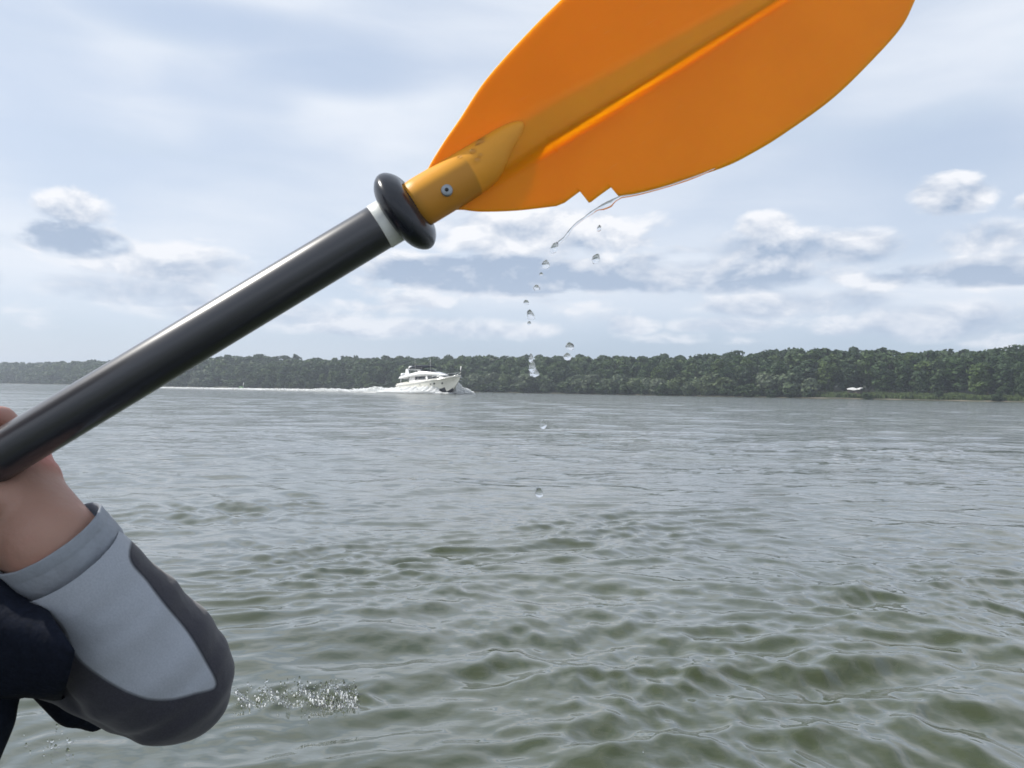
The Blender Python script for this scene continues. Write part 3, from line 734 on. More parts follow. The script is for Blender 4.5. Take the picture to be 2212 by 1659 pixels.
# radar arch
bm = bmesh.new()
for sy in (-1, 1): loft(bm, [[(-6.9, sy * 2.2, 4.1), (-5.2, sy * 2.2, 4.2), (-5.2, sy * 2.0, 4.2), (-6.9, sy * 2.0, 4.1)], [(-6.9, sy * 1.9, 5.5), (-6.1, sy * 1.9, 5.6), (-6.1, sy * 1.7, 5.6), (-6.9, sy * 1.7, 5.5)]])
box(bm, (-6.5, 0, 5.6), (.8, 3.9, .22), .05); frombm('radar_arch', bm, M['gelcoat'], yacht, False)
bm = bmesh.new(); tube(bm, [(-6.3, -.9, 5.7), (-6.3, -.9, 5.8), (-6.3, -.9, 6.2), (-6.3, -.9, 6.4)], [.2, .5, .5, .15], 16, up=Vector((1, 0, 0))); frombm('radome', bm, M['gelcoat'], yacht)
bm = bmesh.new(); tube(bm, [(-6.3, .6, 5.7), (-6.3, .6, 6.5)], .1, 8); box(bm, (-6.3, .6, 6.6), (.18, 1.6, .16), .03); frombm('radar_scanner', bm, M['dark'], yacht, False)
bm = bmesh.new(); loft(bm, [[(x, y_, 6.05 + .40 * math.sin(PI * (x + 5.6) / 5.6) - .12 * (y_ / 1.9) ** 2 + dz_) for (y_, dz_) in [(-1.9, 0), (-1, 0), (0, 0), (1, 0), (1.9, 0), (1.9, -.3), (0, -.2), (-1.9, -.3)]] for x in (-5.6, -4.5, -3, -1.5, -.2)]); frombm('bimini', bm, M['canvas'], yacht)
for x, y_ in ((-5.2, -1.8), (-5.2, 1.8), (-1.2, -1.75), (-1.2, 1.75)):
    bm = bmesh.new(); tube(bm, [(x, y_, 4.5), (x, y_, 5.95)], .035, 6); frombm('bimini_post', bm, M['steel_rail'], yacht)
for x, y_, zt in ((-3.3, -1.9, 7.5), (1.9, -1.6, 7.6)):
    bm = bmesh.new(); tube(bm, [(x, y_, 4.4), (x - .1, y_, zt)], [.028, .018], 6); frombm('antenna', bm, M['white_paint'], yacht)
# tender on the aft flybridge
bm = bmesh.new(); tube(bm, [(-8.9, -1.2, 4.4), (-8.8, 1.2, 4.4)], .45, 14); capsule(bm, (-8.8, -1.4, 4.45), (-8.8, 1.2, 4.45), .46, .46); box(bm, (-8.2, 0, 4.5), (1, 2.2, .5), .15); frombm('tender', bm, M['gelcoat'], yacht)
# aft cockpit: dark opening, side bulwark, posts, seats
bm = bmesh.new(); box(bm, (-5.6, 0, 3.0), (.1, 4.0, 1.7)); frombm('saloon_door', bm, M['tint'], yacht, False)
bm = bmesh.new(); box(bm, (-7.8, 0, 2.12), (4.2, 4.6, .12)); frombm('cockpit_sole', bm, M['teak'], yacht, False)
bm = bmesh.new(); box(bm, (-9.1, 0, 2.5), (.7, 3.4, .6), .1); frombm('cockpit_seat', bm, M['canvas'], yacht, False)
for sy in (-1, 1):
    bm = bmesh.new(); loft(bm, [[(-9.9, sy * 2.5, 2.05), (-9.6, sy * 2.5, 2.5), (-5.6, sy * 2.66, 2.75), (-4, sy * 2.7, 2.5), (-4, sy * 2.7, 2.2)], [(-9.9, sy * 2.35, 2.05), (-9.6, sy * 2.35, 2.5), (-5.6, sy * 2.5, 2.75), (-4, sy * 2.55, 2.5), (-4, sy * 2.55, 2.2)]]); frombm('bulwark', bm, M['hullpaint'], yacht, False)
    bm = bmesh.new(); tube(bm, [(-8.6, sy * 2.2, 2.4), (-8.3, sy * 2.25, 3.65)], .07, 8); frombm('deck_post', bm, M['gelcoat'], yacht)
bm = bmesh.new(); box(bm, (-10.7, 0, .55), (1.5, 4.2, .18), .05); frombm('swim_platform', bm, M['teak'], yacht, False)
# guard rails
bm = bmesh.new()
for sy in (-1, 1):
    xr = list(np.linspace(-3.5, 10.0, 18)); top = [(x, sy * max(fx(x, bdeck) * .93, .05), fx(x, zdeck) + .72) for x in xr]
    tube(bm, top, .028, 6)
    for x, y_, z_ in top[::2]: tube(bm, [(x, y_, z_ - .62), (x, y_, z_)], .022, 6)
tube(bm, [(10.0, .05, 4.15), (10.6, 0, 4.2), (10.0, -.05, 4.15)], .03, 6); frombm('guard_rail', bm, M['steel_rail'], yacht)
bm = bmesh.new(); tube(bm, [(10.4, 0, 3.4), (10.5, 0, 5.6)], [.04, .02], 6); frombm('jackstaff', bm, M['steel_rail'], yacht)
bm = bmesh.new(); loft(bm, [[(10.45, 0.01, 4.7), (10.15, .1, 4.45), (10.0, .2, 4.95), (10.3, .1, 5.4), (10.48, 0.01, 5.5)], [(10.45, -.02, 4.7), (10.15, .07, 4.45), (10.0, .17, 4.95), (10.3, .07, 5.4), (10.48, -.02, 5.5)]]); frombm('bow_flag', bm, M['white_paint'], yacht)
bm = bmesh.new(); tube(bm, [(10.2, 0, 3.3), (10.65, 0, 2.95), (10.35, 0, 2.4)], [.09, .08, .07], 8); box(bm, (10.3, 0, 2.4), (.2, .7, .12), .03); frombm('anchor', bm, M['steel'], yacht, False)

# spray: bow wave thrown on both sides, wash along the hull, wake
def puffs(name, pts, sizes, label, cat='spray'):
    pts = np.asarray(pts); sizes = np.asarray(sizes); n = len(pts)
    r = np.random.default_rng(11)
    base_ = np.array([(1, 0, 0), (0, 1, 0), (-1, 0, 0), (0, -1, 0), (0, 0, 1), (0, 0, -1)], float)
    fc = np.array([(0, 1, 4), (1, 2, 4), (2, 3, 4), (3, 0, 4), (1, 0, 5), (2, 1, 5), (3, 2, 5), (0, 3, 5)])
    v_ = base_[None] * sizes[:, None, None] * r.uniform(.6, 1.3, (n, 6, 1)) + pts[:, None]
    f_ = fc[None] + np.arange(n)[:, None, None] * 6
    o = npmesh(name, v_.reshape(-1, 3), f_.reshape(-1, 3), M['foam'], None, True)
    tag(o, label, cat, kind='stuff'); return o
Ym = yacht.matrix_world.copy(); Yflat = Matrix.Translation(yc) @ Matrix.Rotation(yaw, 4, 'Z')
pts = []; szs = []
def addp(x, y_, z_, s_):
    w = Yflat @ Vector((x, y_, z_)); pts.append(tuple(w)); szs.append(s_)
r = np.random.default_rng(5)
for i in range(12000):                              # starboard wash beside the hull
    x = 5.6 - 17.5 * r.random() ** .85; t_ = (5.6 - x) / 17.5
    yo = -(fx(max(x, -10), bchine) + .1 + r.random() ** 1.4 * (1.0 + 4.0 * t_))
    hmax = (2.15 * min(1, (5.9 - x) / 2.8) * (1 - .45 * t_)) * (1 + .22 * math.sin(x * 1.9) * .5 + .12 * math.sin(x * 4.7))
    rel = (-yo - fx(max(x, -10), bchine)) / (1.2 + 4 * t_)
    addp(x, yo, r.random() ** .8 * hmax * max(1 - rel * .8, .1), r.uniform(.10, .24))
for i in range(11000):                              # port sheet thrown ahead of the bow
    t_ = r.random(); y_ = 1.0 + 10.0 * t_; x = 7.2 - 4.5 * t_ + r.normal() * .35
    ht = 2.4 * (1 - t_) ** .9 * (1 + .16 * math.sin(9 * t_ + 1)) + .15
    addp(x, y_, ht * (1 - r.random() ** 1.6 * .95), r.uniform(.12, .26))
for i in range(600): addp(r.uniform(4, 7.5), r.uniform(-1.6, .6), r.uniform(0, .35), r.uniform(.06, .14))
for i in range(9000):                              # stern wake
    d_ = 125 * r.random() ** 1.7; x = -9.5 - d_; side = r.choice([-1, 1]); wdt = 2.2 + d_ * .14
    y_ = side * wdt * (r.random() ** .35) + r.normal() * .3; y_ -= d_ * .02
    hh = (1.1 * math.exp(-d_ / 34) + .10) * (1 + .35 * math.sin(d_ * .33 + side) + .2 * math.sin(d_ * .9))
    addp(x, y_, r.random() * hh, r.uniform(.10, .2) * (1 + d_ * .006))
puffs('boat_spray', pts, szs, 'white spray and foaming wake thrown up around the yacht')
# low foam bed under the wash (continuous)
bm = bmesh.new(); rings = []
for i in range(90):
    d_ = -6 + i * 1.45; x = -1.0 - d_; wdt = 3.2 + max(d_, 0) * .11
    hh = .75 * math.exp(-max(d_ - 8, 0) / 40) * (1 + .25 * math.sin(d_ * .8) + .12 * math.sin(d_ * 2.3))
    rings.append([Yflat @ Vector((x, wdt * (k / 10 * 2 - 1), -.15 + hh * (1 - abs(k / 10 * 2 - 1) ** 3) * (.8 + .35 * mnoise.noise(Vector((x * .7, k, 0)))))) for k in range(11)])
loft(bm, rings, cap=False, close=False); o = frombm('wake_foam', bm, M['foam']); tag(o, 'low white foam ridge trailing behind the yacht', 'foam', kind='stuff')

# ------------------------------------------------------------------ paddle
pa, pb = P(0, 985, .500), P(813, 495, .528)
AX = (pb - pa).normalized(); NZ = -F - AX * AX.dot(-F); NZ.normalize(); NY = NZ.cross(AX).normalized()    # NY up-left across the shaft, NZ to the viewer
O = pb + AX * (110 * .528 / FPX)
pad = empty('kayak_paddle', O); pm = Matrix((AX, NY, NZ)).transposed().to_4x4(); pm.translation = O; pad.matrix_world = pm
tag(pad, 'kayak paddle with charcoal shaft, black drip ring and dripping orange blade', 'paddle')
K_ = .531 / FPX      # metres per picture pixel at the blade
def P3(x, y_, z_=0): return Vector((x, y_, z_))
def build_blade(side):
    """side=+1: the raised blade; -1: the far blade, out of frame, mirrored along the shaft"""
    up = [(0, -40), (40, -48), (72, -66), (120, -90), (171, -113), (257, -154), (378, -192), (486, -219), (600, -243), (740, -258), (880, -250), (1010, -226), (1120, -186), (1210, -130), (1270, -72), (1300, -20)]
    lo = [(0, 40), (40, 46), (70, 60), (102, 84), (170, 122), (249, 158), (268, 161), (309, 157), (313, 188), (318, 189), (345, 186), (371, 184), (375, 208), (381, 211), (450, 236), (596, 271), (677, 278), (754, 277), (880, 266), (1000, 238), (1087, 210), (1144, 174), (1230, 110), (1280, 50), (1300, 6)]
    up = [tuple(q_) for q_ in catmull(up, 8)]; lo = [tuple(q_) for q_ in catmull(lo[:6], 8)][:-1] + lo[5:13] + [tuple(q_) for q_ in catmull(lo[13:], 8)]
    us = sorted(set(list(np.linspace(14, 1298, 108)) + [249, 268, 290, 309, 311, 313, 318, 345, 371, 373, 375, 381]))
    nw = 60
    def zf(u, v, vr):      # surface of the side toward the viewer
        z = .00026 * v * v - .30 * v                   # hollow toward the viewer, upper edge turned nearer
        gr = max(0, min(1, (u - 50) / 330))
        hw = max(50 - .045 * (u - 300), 12); c0 = .012 * (u - 300) - 2
        d = (v - c0) / hw; k = .55                     # spine: long upper slope, short steep lower slope
        if -1.15 < d < k: gz = .5 * (1 - math.cos(PI * (d + 1.15) / (k + 1.15)))
        elif k <= d < 1.1: gz = .5 * (1 + math.cos(PI * (d - k) / (1.1 - k)))
        else: gz = 0
        z += gz * hw * .80 * gr
        return z
    F_, B_ = [], []
    for u in us:
        vu = float(np.interp(u, *zip(*up))); vl = float(np.interp(u, *zip(*lo)))
        fr, bk = [], []
        for k in range(nw + 1):
            w = k / nw; w_ = .5 - .5 * math.cos(PI * w) if False else w
            v_ = vu + (vl - vu) * w_
            z = zf(u, v_, 1); edge = min(w, 1 - w) * nw
            th_ = 3.6 * min(1, .45 + edge / 3); hw_ = max(46 - .043 * (u - 300), 12); tb_ = th_ + 16 * math.exp(-((v_ - .012 * (u - 300) + 6) / (hw_ * .62)) ** 4) * (1 - u / 1700)
            fr.append(Vector((u, -v_, z + th_))); bk.append(Vector((u, -v_, z - tb_)))
        F_.append(fr); B_.append(bk)
    bm = bmesh.new()
    pinv_ = pm.inverted()
    def kk(p):       # outline measured across the line of sight, p.z toward the viewer
        dd = .531 / (1 - 5.7e-5 * p.x) - p.z * K_
        return pinv_ @ P(907 + .8575 * p.x - .5145 * p.y, 438 - .5145 * p.x - .8575 * p.y, dd)
    vf = [[bm.verts.new(kk(p)) for p in r_] for r_ in F_]; vb = [[bm.verts.new(kk(p)) for p in r_] for r_ in B_]
    for i in range(len(us) - 1):
        for k in range(nw):
            bm.faces.new((vf[i][k], vf[i][k + 1], vf[i + 1][k + 1], vf[i + 1][k])); bm.faces.new((vb[i][k], vb[i + 1][k], vb[i + 1][k + 1], vb[i][k + 1]))
        for k in (0, nw): bm.faces.new((vf[i][k], vf[i + 1][k], vb[i + 1][k], vb[i][k]))
    for i in (0, len(us) - 1):
        for k in range(nw): bm.faces.new((vf[i][k], vf[i][k + 1], vb[i][k + 1], vb[i][k]))
    return bm
bm = build_blade(1); blade = frombm('blade', bm, M['blade'], pad)
# socket: round at the ring, sinking into the blade where the shaft ends
bm = bmesh.new(); rings = []
N_ = 40
prof = [(-34, 53, 53, 0, 0), (6, 53, 53, 0, 0), (60, 53, 52, 0, 0), (120, 53, 50, -1, 0), (170, 51, 48, -2, 3), (205, 44, 44, -2, 10), (232, 35, 38, 0, 18), (254, 29, 32, 2, 21), (270, 21, 26, 5, 24), (281, 12, 18, 8, 26), (287, 3, 6, 11, 27)]
for (u, ry, rz, zc, yc_) in prof:
    rings.append([Vector((u, yc_ + ry * math.cos(2 * PI * k / N_), zc + rz * math.sin(2 * PI * k / N_))) * K_ for k in range(N_)])
loft(bm, rings); neck = frombm('blade_socket', bm, M['neck'], pad)
sb_ = neck.modifiers.new('s', 'SUBSURF'); sb_.levels = 1; sb_.render_levels = 1
# shaft
SR = 50.0 * K_
bm = bmesh.new(); L_ = 1.62
tube(bm, [(-L_, 0, 0), (-120 * K_ - .0, 0, 0), (2 * K_, 0, 0)], [SR * .985, SR * .985, SR * .985], 64, up=Vector((0, 1, 0))); frombm('shaft', bm, M['shaft'], pad)
bm = bmesh.new(); tube(bm, [(-103 * K_, 0, 0), (-101 * K_, 0, 0), (-34 * K_, 0, 0)], [SR * .99, SR * 1.015, SR * 1.015], 64, up=Vector((0, 1, 0))); frombm('ferrule', bm, M['ferrule'], pad)
# drip ring, slightly tilted on the shaft
bm = bmesh.new(); rings = []; n1_, n2_ = 64, 28
for i in range(n1_):
    a = 2 * PI * i / n1_; rr_ = []
    for k in range(n2_):
        c = 2 * PI * k / n2_; rad = 64 + 30 * math.cos(c); xx = 31 * math.sin(c) * (1 - .25 * math.cos(c))
        if rad < 46: xx *= max(0, (rad - 34) / 12); rad = 46
        rr_.append(Vector((xx, rad * math.cos(a), rad * math.sin(a))) * K_)
    rings.append(rr_)
rings.append(rings[0]); loft(bm, rings, cap=False); bmesh.ops.remove_doubles(bm, verts=bm.verts, dist=1e-6)
ro = frombm('drip_ring', bm, M['ring'], pad); ro.location = (-36 * K_, 0, 0); ro.rotation_euler = (0, math.radians(-15), math.radians(1))
# rivet
rv = Vector((57, -19, 48.5)) * K_
bm = bmesh.new(); tube(bm, [rv + Vector((0, 0, -.002)), rv + Vector((0, 0, .0006)), rv + Vector((0, 0, .0011))], [.0040, .0040, .0032], 24, up=Vector((0, 1, 0))); rvo = frombm('rivet', bm, M['steel'], pad)
bm = bmesh.new(); tube(bm, [rv + Vector((0, 0, .0002)), rv + Vector((0, 0, .0014))], .0013, 14, up=Vector((0, 1, 0))); frombm('rivet_hole', bm, M['dark'], rvo)
# the other end, beyond the left of the frame
for nm_, ob_, mt_ in (('blade', blade, M['blade']),):
    c = ob_.copy(); COL.objects.link(c); c.parent = pad; c.matrix_local = Matrix.Translation((-L_, 0, 0)) @ Matrix.Rotation(PI, 4, 'Z') @ Matrix.Rotation(math.radians(60), 4, 'X')
for ob_ in (neck, ro):
    c = ob_.copy(); COL.objects.link(c); c.parent = pad; c.matrix_local = Matrix.Translation((-L_, 0, 0)) @ Matrix.Rotation(PI, 4, 'Z') @ ob_.matrix_local

# water clinging to the blade's lower edge, and drops
def lump(name, c, s, stretch, lean, label=None, seed=0, parent=None, sub=3, wob_=.22):
    bm = bmesh.new(); bmesh.ops.create_icosphere(bm, subdivisions=sub, radius=1)
    for v_ in bm.verts:
        n_ = mnoise.noise(v_.co * 1.3 + Vector((seed, 0, 0))); v_.co *= 1 + wob_ * n_
        t_ = v_.co.z; v_.co.x *= 1 - .22 * t_; v_.co.y *= 1 - .22 * t_
        v_.co.z *= stretch
        v_.co.x += v_.co.z * lean
    bmesh.ops.scale(bm, vec=(s, s, s), verts=bm.verts)
    o = frombm(name, bm, M['drop'], parent)
    if parent is None: o.location = c
    return o
px2m = .525 / FPX
drops = [  # x, y, radius px, stretch, lean, label
    (1198, 535, 8.5, 1.5, .35, 'largest clear drop breaking off the lower end of the water string'),
    (1179, 571, 8, 1.25, .05, 'clear drop just below the water string\'s end'),
    (1169, 592, 4.5, .8, 0, 'faint flat droplet third down the main drip line'),
    (1159, 621, 7, .9, .2, 'flattened drop in mid-air below the string, fourth of the drip line'),
    (1137, 653, 6, .9, .2, 'small drop falling furthest left in the drip line against the sky'),
    (1146, 680, 7.5, 1.5, .25, 'tall tilted drop midway down the drip line against the sky'),
    (1143, 698, 4.2, 1, 0, 'tiny round drop right under the tall tilted drop'),
    (1294, 493, 4.5, 1.4, .3, 'tiny drop falling right of the water string near the blade'),
    (1287, 559, 8.5, 1.3, .2, 'round clear drop alone right of the main drip line'),
    (1231, 748, 9, 1.0, -.1, 'wide drop just above the treetops, right-hand drip line'),
    (1225, 770, 8.5, .9, 0, 'bright drop level with the treetops, under the wide drop'),
    (1147, 774, 5, 1.9, 0, 'slim bright drop at the treetops, top of the falling cluster'),
    (1150, 793, 7.5, 1.8, 0, 'long clear drop in front of the wood'),
    (1155, 806, 9, 1.0, 0, 'broad drop low in front of the wood, bottom of the cluster'),
    (1174, 917, 7.5, 1.3, 0, 'pale drop falling in front of the open water, upper one'),
    (1164, 1064, 8.5, 1.35, 0, 'lowest pale drop falling in front of the rippled water')]
for i, (x, y_, rp, st, ln, lab) in enumerate(drops):
    o = lump('water_drop', P(x, y_, .525), rp * px2m, st, ln, None, i * 3.1); o.rotation_euler = (0, 0, i * .7)
    tag(o, lab, 'water drop', 'drops falling from the paddle blade')
# the string of water from the blade's broken edge
cur = [(1345, 424, 2.5), (1328, 432, 4), (1316, 441, 7.5), (1303, 447, 6.5), (1290, 452, 3), (1276, 461, 3.4), (1262, 471, 2), (1248, 481, 2.6), (1236, 492, 2), (1228, 503, 3.2), (1219, 514, 2.4), (1209, 522, 3), (1202, 530, 3.2)]
bm = bmesh.new()
cp = catmull([(a, b_) for a, b_, c in cur], 5); cr = np.interp(np.linspace(0, len(cur) - 1, len(cp)), range(len(cur)), [c for _, _, c in cur])
tube(bm, [P(a, b_, .528) for a, b_ in cp], [c * px2m * 1.05 for c in cr], 12, up=F)
o = frombm('water_string', bm, M['drop']); tag(o, 'thin twisting string of clear water trailing from the blade\'s notched edge', 'water')
bm = bmesh.new()
cur = [(1342, 427, 2.4), (1380, 420, 2.4), (1430, 407, 2), (1480, 391, 2.6), (1515, 378, 2), (1545, 365, 1.2)]
cp = catmull([(a, b_) for a, b_, c in cur], 6); cr = np.interp(np.linspace(0, len(cur) - 1, len(cp)), range(len(cur)), [c for _, _, c in cur])
tube(bm, [P(a, b_ - 1, .537) for a, b_ in cp], [c * px2m * 1.1 for c in cr], 10, up=F)
o = frombm('water_film', bm, M['drop']); tag(o, 'thin film of water clinging under the orange blade\'s lower edge', 'water')
# wet beads on the socket
for i, (u, v_, s_) in enumerate([(150, 24, 4), (158, 8, 3), (176, 34, 6), (186, 38, 4.5), (168, 33, 3), (120, 30, 2.5), (146, 2, 4)]):
    bm = bmesh.new(); bmesh.ops.create_icosphere(bm, subdivisions=2, radius=1)
    bmesh.ops.scale(bm, vec=(s_ * 1.9 * K_, s_ * 1.5 * K_, s_ * .9 * K_), verts=bm.verts)
    zc = math.sqrt(max(50 ** 2 - v_ ** 2, 0)) * (1 - max(u - 120, 0) / 500)
    bmesh.ops.translate(bm, vec=Vector((u, v_, zc + 1)) * K_, verts=bm.verts); frombm('wet_bead', bm, M['drop'], pad)

# splash drops on the water behind the elbow
bm = bmesh.new(); r = np.random.default_rng(21)
def wz(x, y_):
    a_, b_, c = water_height(np.array([[x]]), np.array([[y_]]), np.array([[.012]])); return float(c[0, 0])
def splash(n, x0, x1, y0, y1, smax, bm):
    for i in range(n):
        x, y_ = r.uniform(x0, x1), r.uniform(y0, y1)
        d = P(x, y_, 1) - CAM; tt = -CAM.z / d.z; w = CAM + d * tt
        s_ = smax * r.uniform(.35, 1) ** 1.6
        rr_ = bmesh.ops.create_icosphere(bm, subdivisions=1 if n > 50 else 2, radius=s_)
        st = r.uniform(.8, 3.0)
        bmesh.ops.scale(bm, vec=(1, 1, st), verts=rr_['verts'])
        bmesh.ops.translate(bm, vec=(w.x, w.y, wz(w.x, w.y) + s_ * r.uniform(.0, 2.5) + (.02 * r.random() if r.random() < .3 else 0)), verts=rr_['verts'])
splash(170, 505, 770, 1486, 1522, .0048, bm); splash(150, 640, 778, 1476, 1522, .0052, bm); splash(24, 500, 640, 1468, 1500, .004, bm); splash(7, 630, 700, 1530, 1545, .004, bm)
for (x, y_, s_) in ((1390, 1625, .006), (575, 1470, .007), (560, 1490, .006)): splash(1, x - 1, x + 1, y_ - 1, y_ + 1, s_, bm)
fb = bmesh.new(); splash(90, 505, 772, 1494, 1522, .0030, fb); splash(90, 660, 775, 1492, 1520, .0034, fb); splash(14, 505, 700, 1475, 1500, .0030, fb)  # white specks added to brighten the splash: foam bits and painted sun glints
o = frombm('splash_foam_glints', fb, M['foam']); tag(o, 'broken white flecks of foam floating beside the grey sleeve\'s elbow', 'foam', kind='stuff')
o = frombm('splash_droplets', bm, M['drop']); tag(o, 'sparkling splash droplets on the water beside the grey sleeve\'s elbow', 'splash', kind='stuff')
bm = bmesh.new(); splash(16, 40, 160, 1590, 1632, .006, bm); splash(6, 100, 200, 1560, 1600, .004, bm)
o = frombm('splash_droplets', bm, M['drop']); tag(o, 'few sparkling droplets on greenish water at the lower left corner', 'splash', kind='stuff')

# ------------------------------------------------------------------ the paddler
per = empty('person', P(60, 1400, .47)); pinv = Matrix.Translation(-per.location)
tag(per, 'person in a grey long sleeve and black shirt gripping the raised paddle shaft', 'person')
def setp(o): o.parent = per; o.matrix_parent_inverse = Matrix.Translation(-Vector(per.location)); return o
FD = Vector((-.77, .64, 0)).normalized(); RT = Vector((FD.y, -FD.x, 0))     # facing and right-hand directions
wrist = P(112, 1172, .508); elbow = P(380, 1475, .556)
sh_r = Vector((-.45, .52, .86)); chest = sh_r - RT * .19
pel = chest + Vector((0, 0, -.46)); neckb = chest + Vector((0, 0, .08)); head = chest + Vector((0, 0, .25)) + FD * .03
bm = bmesh.new()
# forearm, upper arm
chain(bm, [elbow, elbow.lerp(wrist, .45), elbow.lerp(wrist, .85), wrist], [.026, .032, .029, .0295])
chain(bm, [elbow, P(200, 1430, .548), P(60, 1395, .53), P(-120, 1350, .53), P(-330, 1300, .54)], [.024, .026, .024, .028, .036])
# torso, head
for w_ in (-.11, 0, .11): chain(bm, [pel + RT * w_ * .9, chest + RT * w_ * 1.2 + Vector((0, 0, -.04))], [.12, .11])
capsule(bm, chest - RT * .16, chest + RT * .16, .055, .055); chain(bm, [neckb - Vector((0, 0, .05)), head - Vector((0, 0, .06))], [.06, .055])
# hand: palm behind the shaft, fingers over it
ua = (pb - pa).normalized(); upn = NY; tov = NZ
g0 = P(-38, 1008, .502)                             # where the index finger crosses the shaft centre line
heel_a = P(66, 1085, .522); heel_b = P(-50, 1130, .522); knu_a = g0 - tov * .036 + upn * .004 + ua * .012; knu_b = knu_a - ua * .066
chain(bm, [wrist, heel_a], [.0295, .024]); chain(bm, [wrist, heel_b], [.027, .024])
for t_ in (0, .33, .66, 1): chain(bm, [heel_a.lerp(heel_b, t_), knu_a.lerp(knu_b, t_)], [.0215, .0145])
capsule(bm, P(60, 1060, .525), P(20, 1010, .53), .022, .016)
body_src = bm
for i in range(4):
    k = knu_a.lerp(knu_b, i / 3); ln = (1, 1.08, 1.0, .82)[i]; bs = k + tov * 0
    p1 = k + upn * .026 * ln + tov * .004; p2 = p1 + tov * .030 * ln + upn * .002; p3 = p2 + tov * .012 - upn * .021 * ln; p4 = p3 - upn * .014 - tov * .003
    chain(bm, [k, p1, p2, p3, p4], [.0095, .0088, .0082, .0076, .0066])
tb = heel_a.lerp(knu_a, .35) + ua * .006
chain(bm, [tb, P(20, 1075, .505), P(-45, 1085, .485), P(-95, 1065, .478)], [.016, .0125, .0105, .0085])
# left arm and hand lower down the shaft
sh_l = chest - RT * .19; gl = O - AX * 1.02; el_l = (sh_l + gl) / 2 + Vector((-.02, -.13, -.14))
wr_l = gl - FD * .07 - Vector((0, 0, .015))
chain(bm, [sh_l, el_l, wr_l], [.045, .038, .027]); chain(bm, [wr_l, gl - FD * .028], [.026, .022])
for i in range(4):
    o_ = AX * (.033 - .022 * i); c = gl + o_; pts_ = []
    for a in (200, 140, 70, 10, -40): pts_.append(c + (FD * math.cos(math.radians(a)) + Vector((0, 0, 1)) * math.sin(math.radians(a))) * .024)
    chain(bm, pts_, [.0095, .009, .0085, .0078, .0068])
chain(bm, [wr_l + AX * .02, gl + AX * .055 - FD * .02 - Vector((0, 0, .018)), gl + AX * .04 + FD * .012 - Vector((0, 0, .024))], [.015, .011, .009])
# legs under the deck
for sgn in (-1, 1): chain(bm, [pel + RT * .09 * sgn + Vector((0, 0, .0)), pel + RT * .13 * sgn + FD * .44 + Vector((0, 0, .08)), pel + RT * .1 * sgn + FD * .82 - Vector((0, 0, .06))], [.085, .06, .042])
# head shape
capsule(bm, head - Vector((0, 0, .045)) + FD * .015, head + Vector((0, 0, .05)), .068, .085)
capsule(bm, head + FD * .03 - Vector((0, 0, .07)), head + FD * .045 - Vector((0, 0, .06)), .04, .035)
capsule(bm, head + FD * .085 - Vector((0, 0, -.01)), head + FD * .103 - Vector((0, 0, .022)), .010, .013)
for sgn in (-1, 1): capsule(bm, head + RT * .078 * sgn - Vector((0, 0, .02)), head + RT * .082 * sgn + Vector((0, 0, .02)), .012, .016)
body = setp(fuse('body', bm, M['skin'], .0032, 6))
bm = bmesh.new(); capsule(bm, head + Vector((0, 0, .03)) - FD * .02, head + Vector((0, 0, .06)) + FD * .01, .094, .09); setp(fuse('hair', bm, M['hair'], .006, 4))
# sleeve
sl = bmesh.new()
path = [(158, 1222, .512, 119), (200, 1278, .519, 127), (257, 1350, .531, 138), (318, 1418, .544, 147), (368, 1468, .554, 132), (392, 1492, .558, 106)]
chain(sl, [P(x, y_, d) for x, y_, d, r_ in path], [r_ * d / FPX for x, y_, d, r_ in path])
path2 = [(385, 1488, .556, 108), (300, 1462, .555, 118), (200, 1432, .552, 102), (60, 1395, .54, 84)]
chain(sl, [P(x, y_, d) for x, y_, d, r_ in path2], [r_ * d / FPX for x, y_, d, r_ in path2])
capsule(sl, P(398, 1500, .558), P(420, 1505, .560), 92 * .558 / FPX, 76 * .56 / FPX)
sleeve_src = fuse('sleeve', sl, M['sleeve'], .0024, 26)
cdir = (P(172, 1236, .513) - P(106, 1160, .50)).normalized()
bm = bmesh.new(); bm.from_mesh(sleeve_src.data)          # open at the wrist, under the cuff
bmesh.ops.bisect_plane(bm, geom=bm.verts[:] + bm.edges[:] + bm.faces[:], plane_co=P(106, 1160, .508) + cdir * .019, plane_no=-cdir, clear_outer=False)
cut = [v_ for v_ in bm.verts if (v_.co - (P(106, 1160, .508) + cdir * .019)).dot(cdir) < -1e-5 and (v_.co - P(106, 1160, .508)).length < .085]
bmesh.ops.delete(bm, geom=cut, context='VERTS'); bm.to_mesh(sleeve_src.data); bm.free()
sleeve = setp(sleeve_src)
poly = [(-60, 1150), (120, 1100), (300, 1130), (280, 1203), (318, 1255), (355, 1304), (405, 1364), (444, 1428), (467, 1482), (420, 1500), (370, 1512), (320, 1511), (270, 1494), (220, 1465), (165, 1420), (130, 1350), (60, 1300), (-60, 1300)]
pl_ = np.vstack([np.array(poly[:2], float), catmull(poly[2:13], 5), catmull(poly[12:], 5)])
def sdist(px, py):
    d = 1e9; ins = False; n_ = len(pl_)
    for i in range(n_):
        ax_, ay_ = pl_[i]; bx_, by_ = pl_[(i + 1) % n_]
        ex, ey = bx_ - ax_, by_ - ay_; t_ = max(0, min(1, ((px - ax_) * ex + (py - ay_) * ey) / (ex * ex + ey * ey)))
        d = min(d, math.hypot(px - ax_ - t_ * ex, py - ay_ - t_ * ey))
        if (ay_ > py) != (by_ > py) and px < (bx_ - ax_) * (py - ay_) / (by_ - ay_) + ax_: ins = not ins
    return d if ins else -d
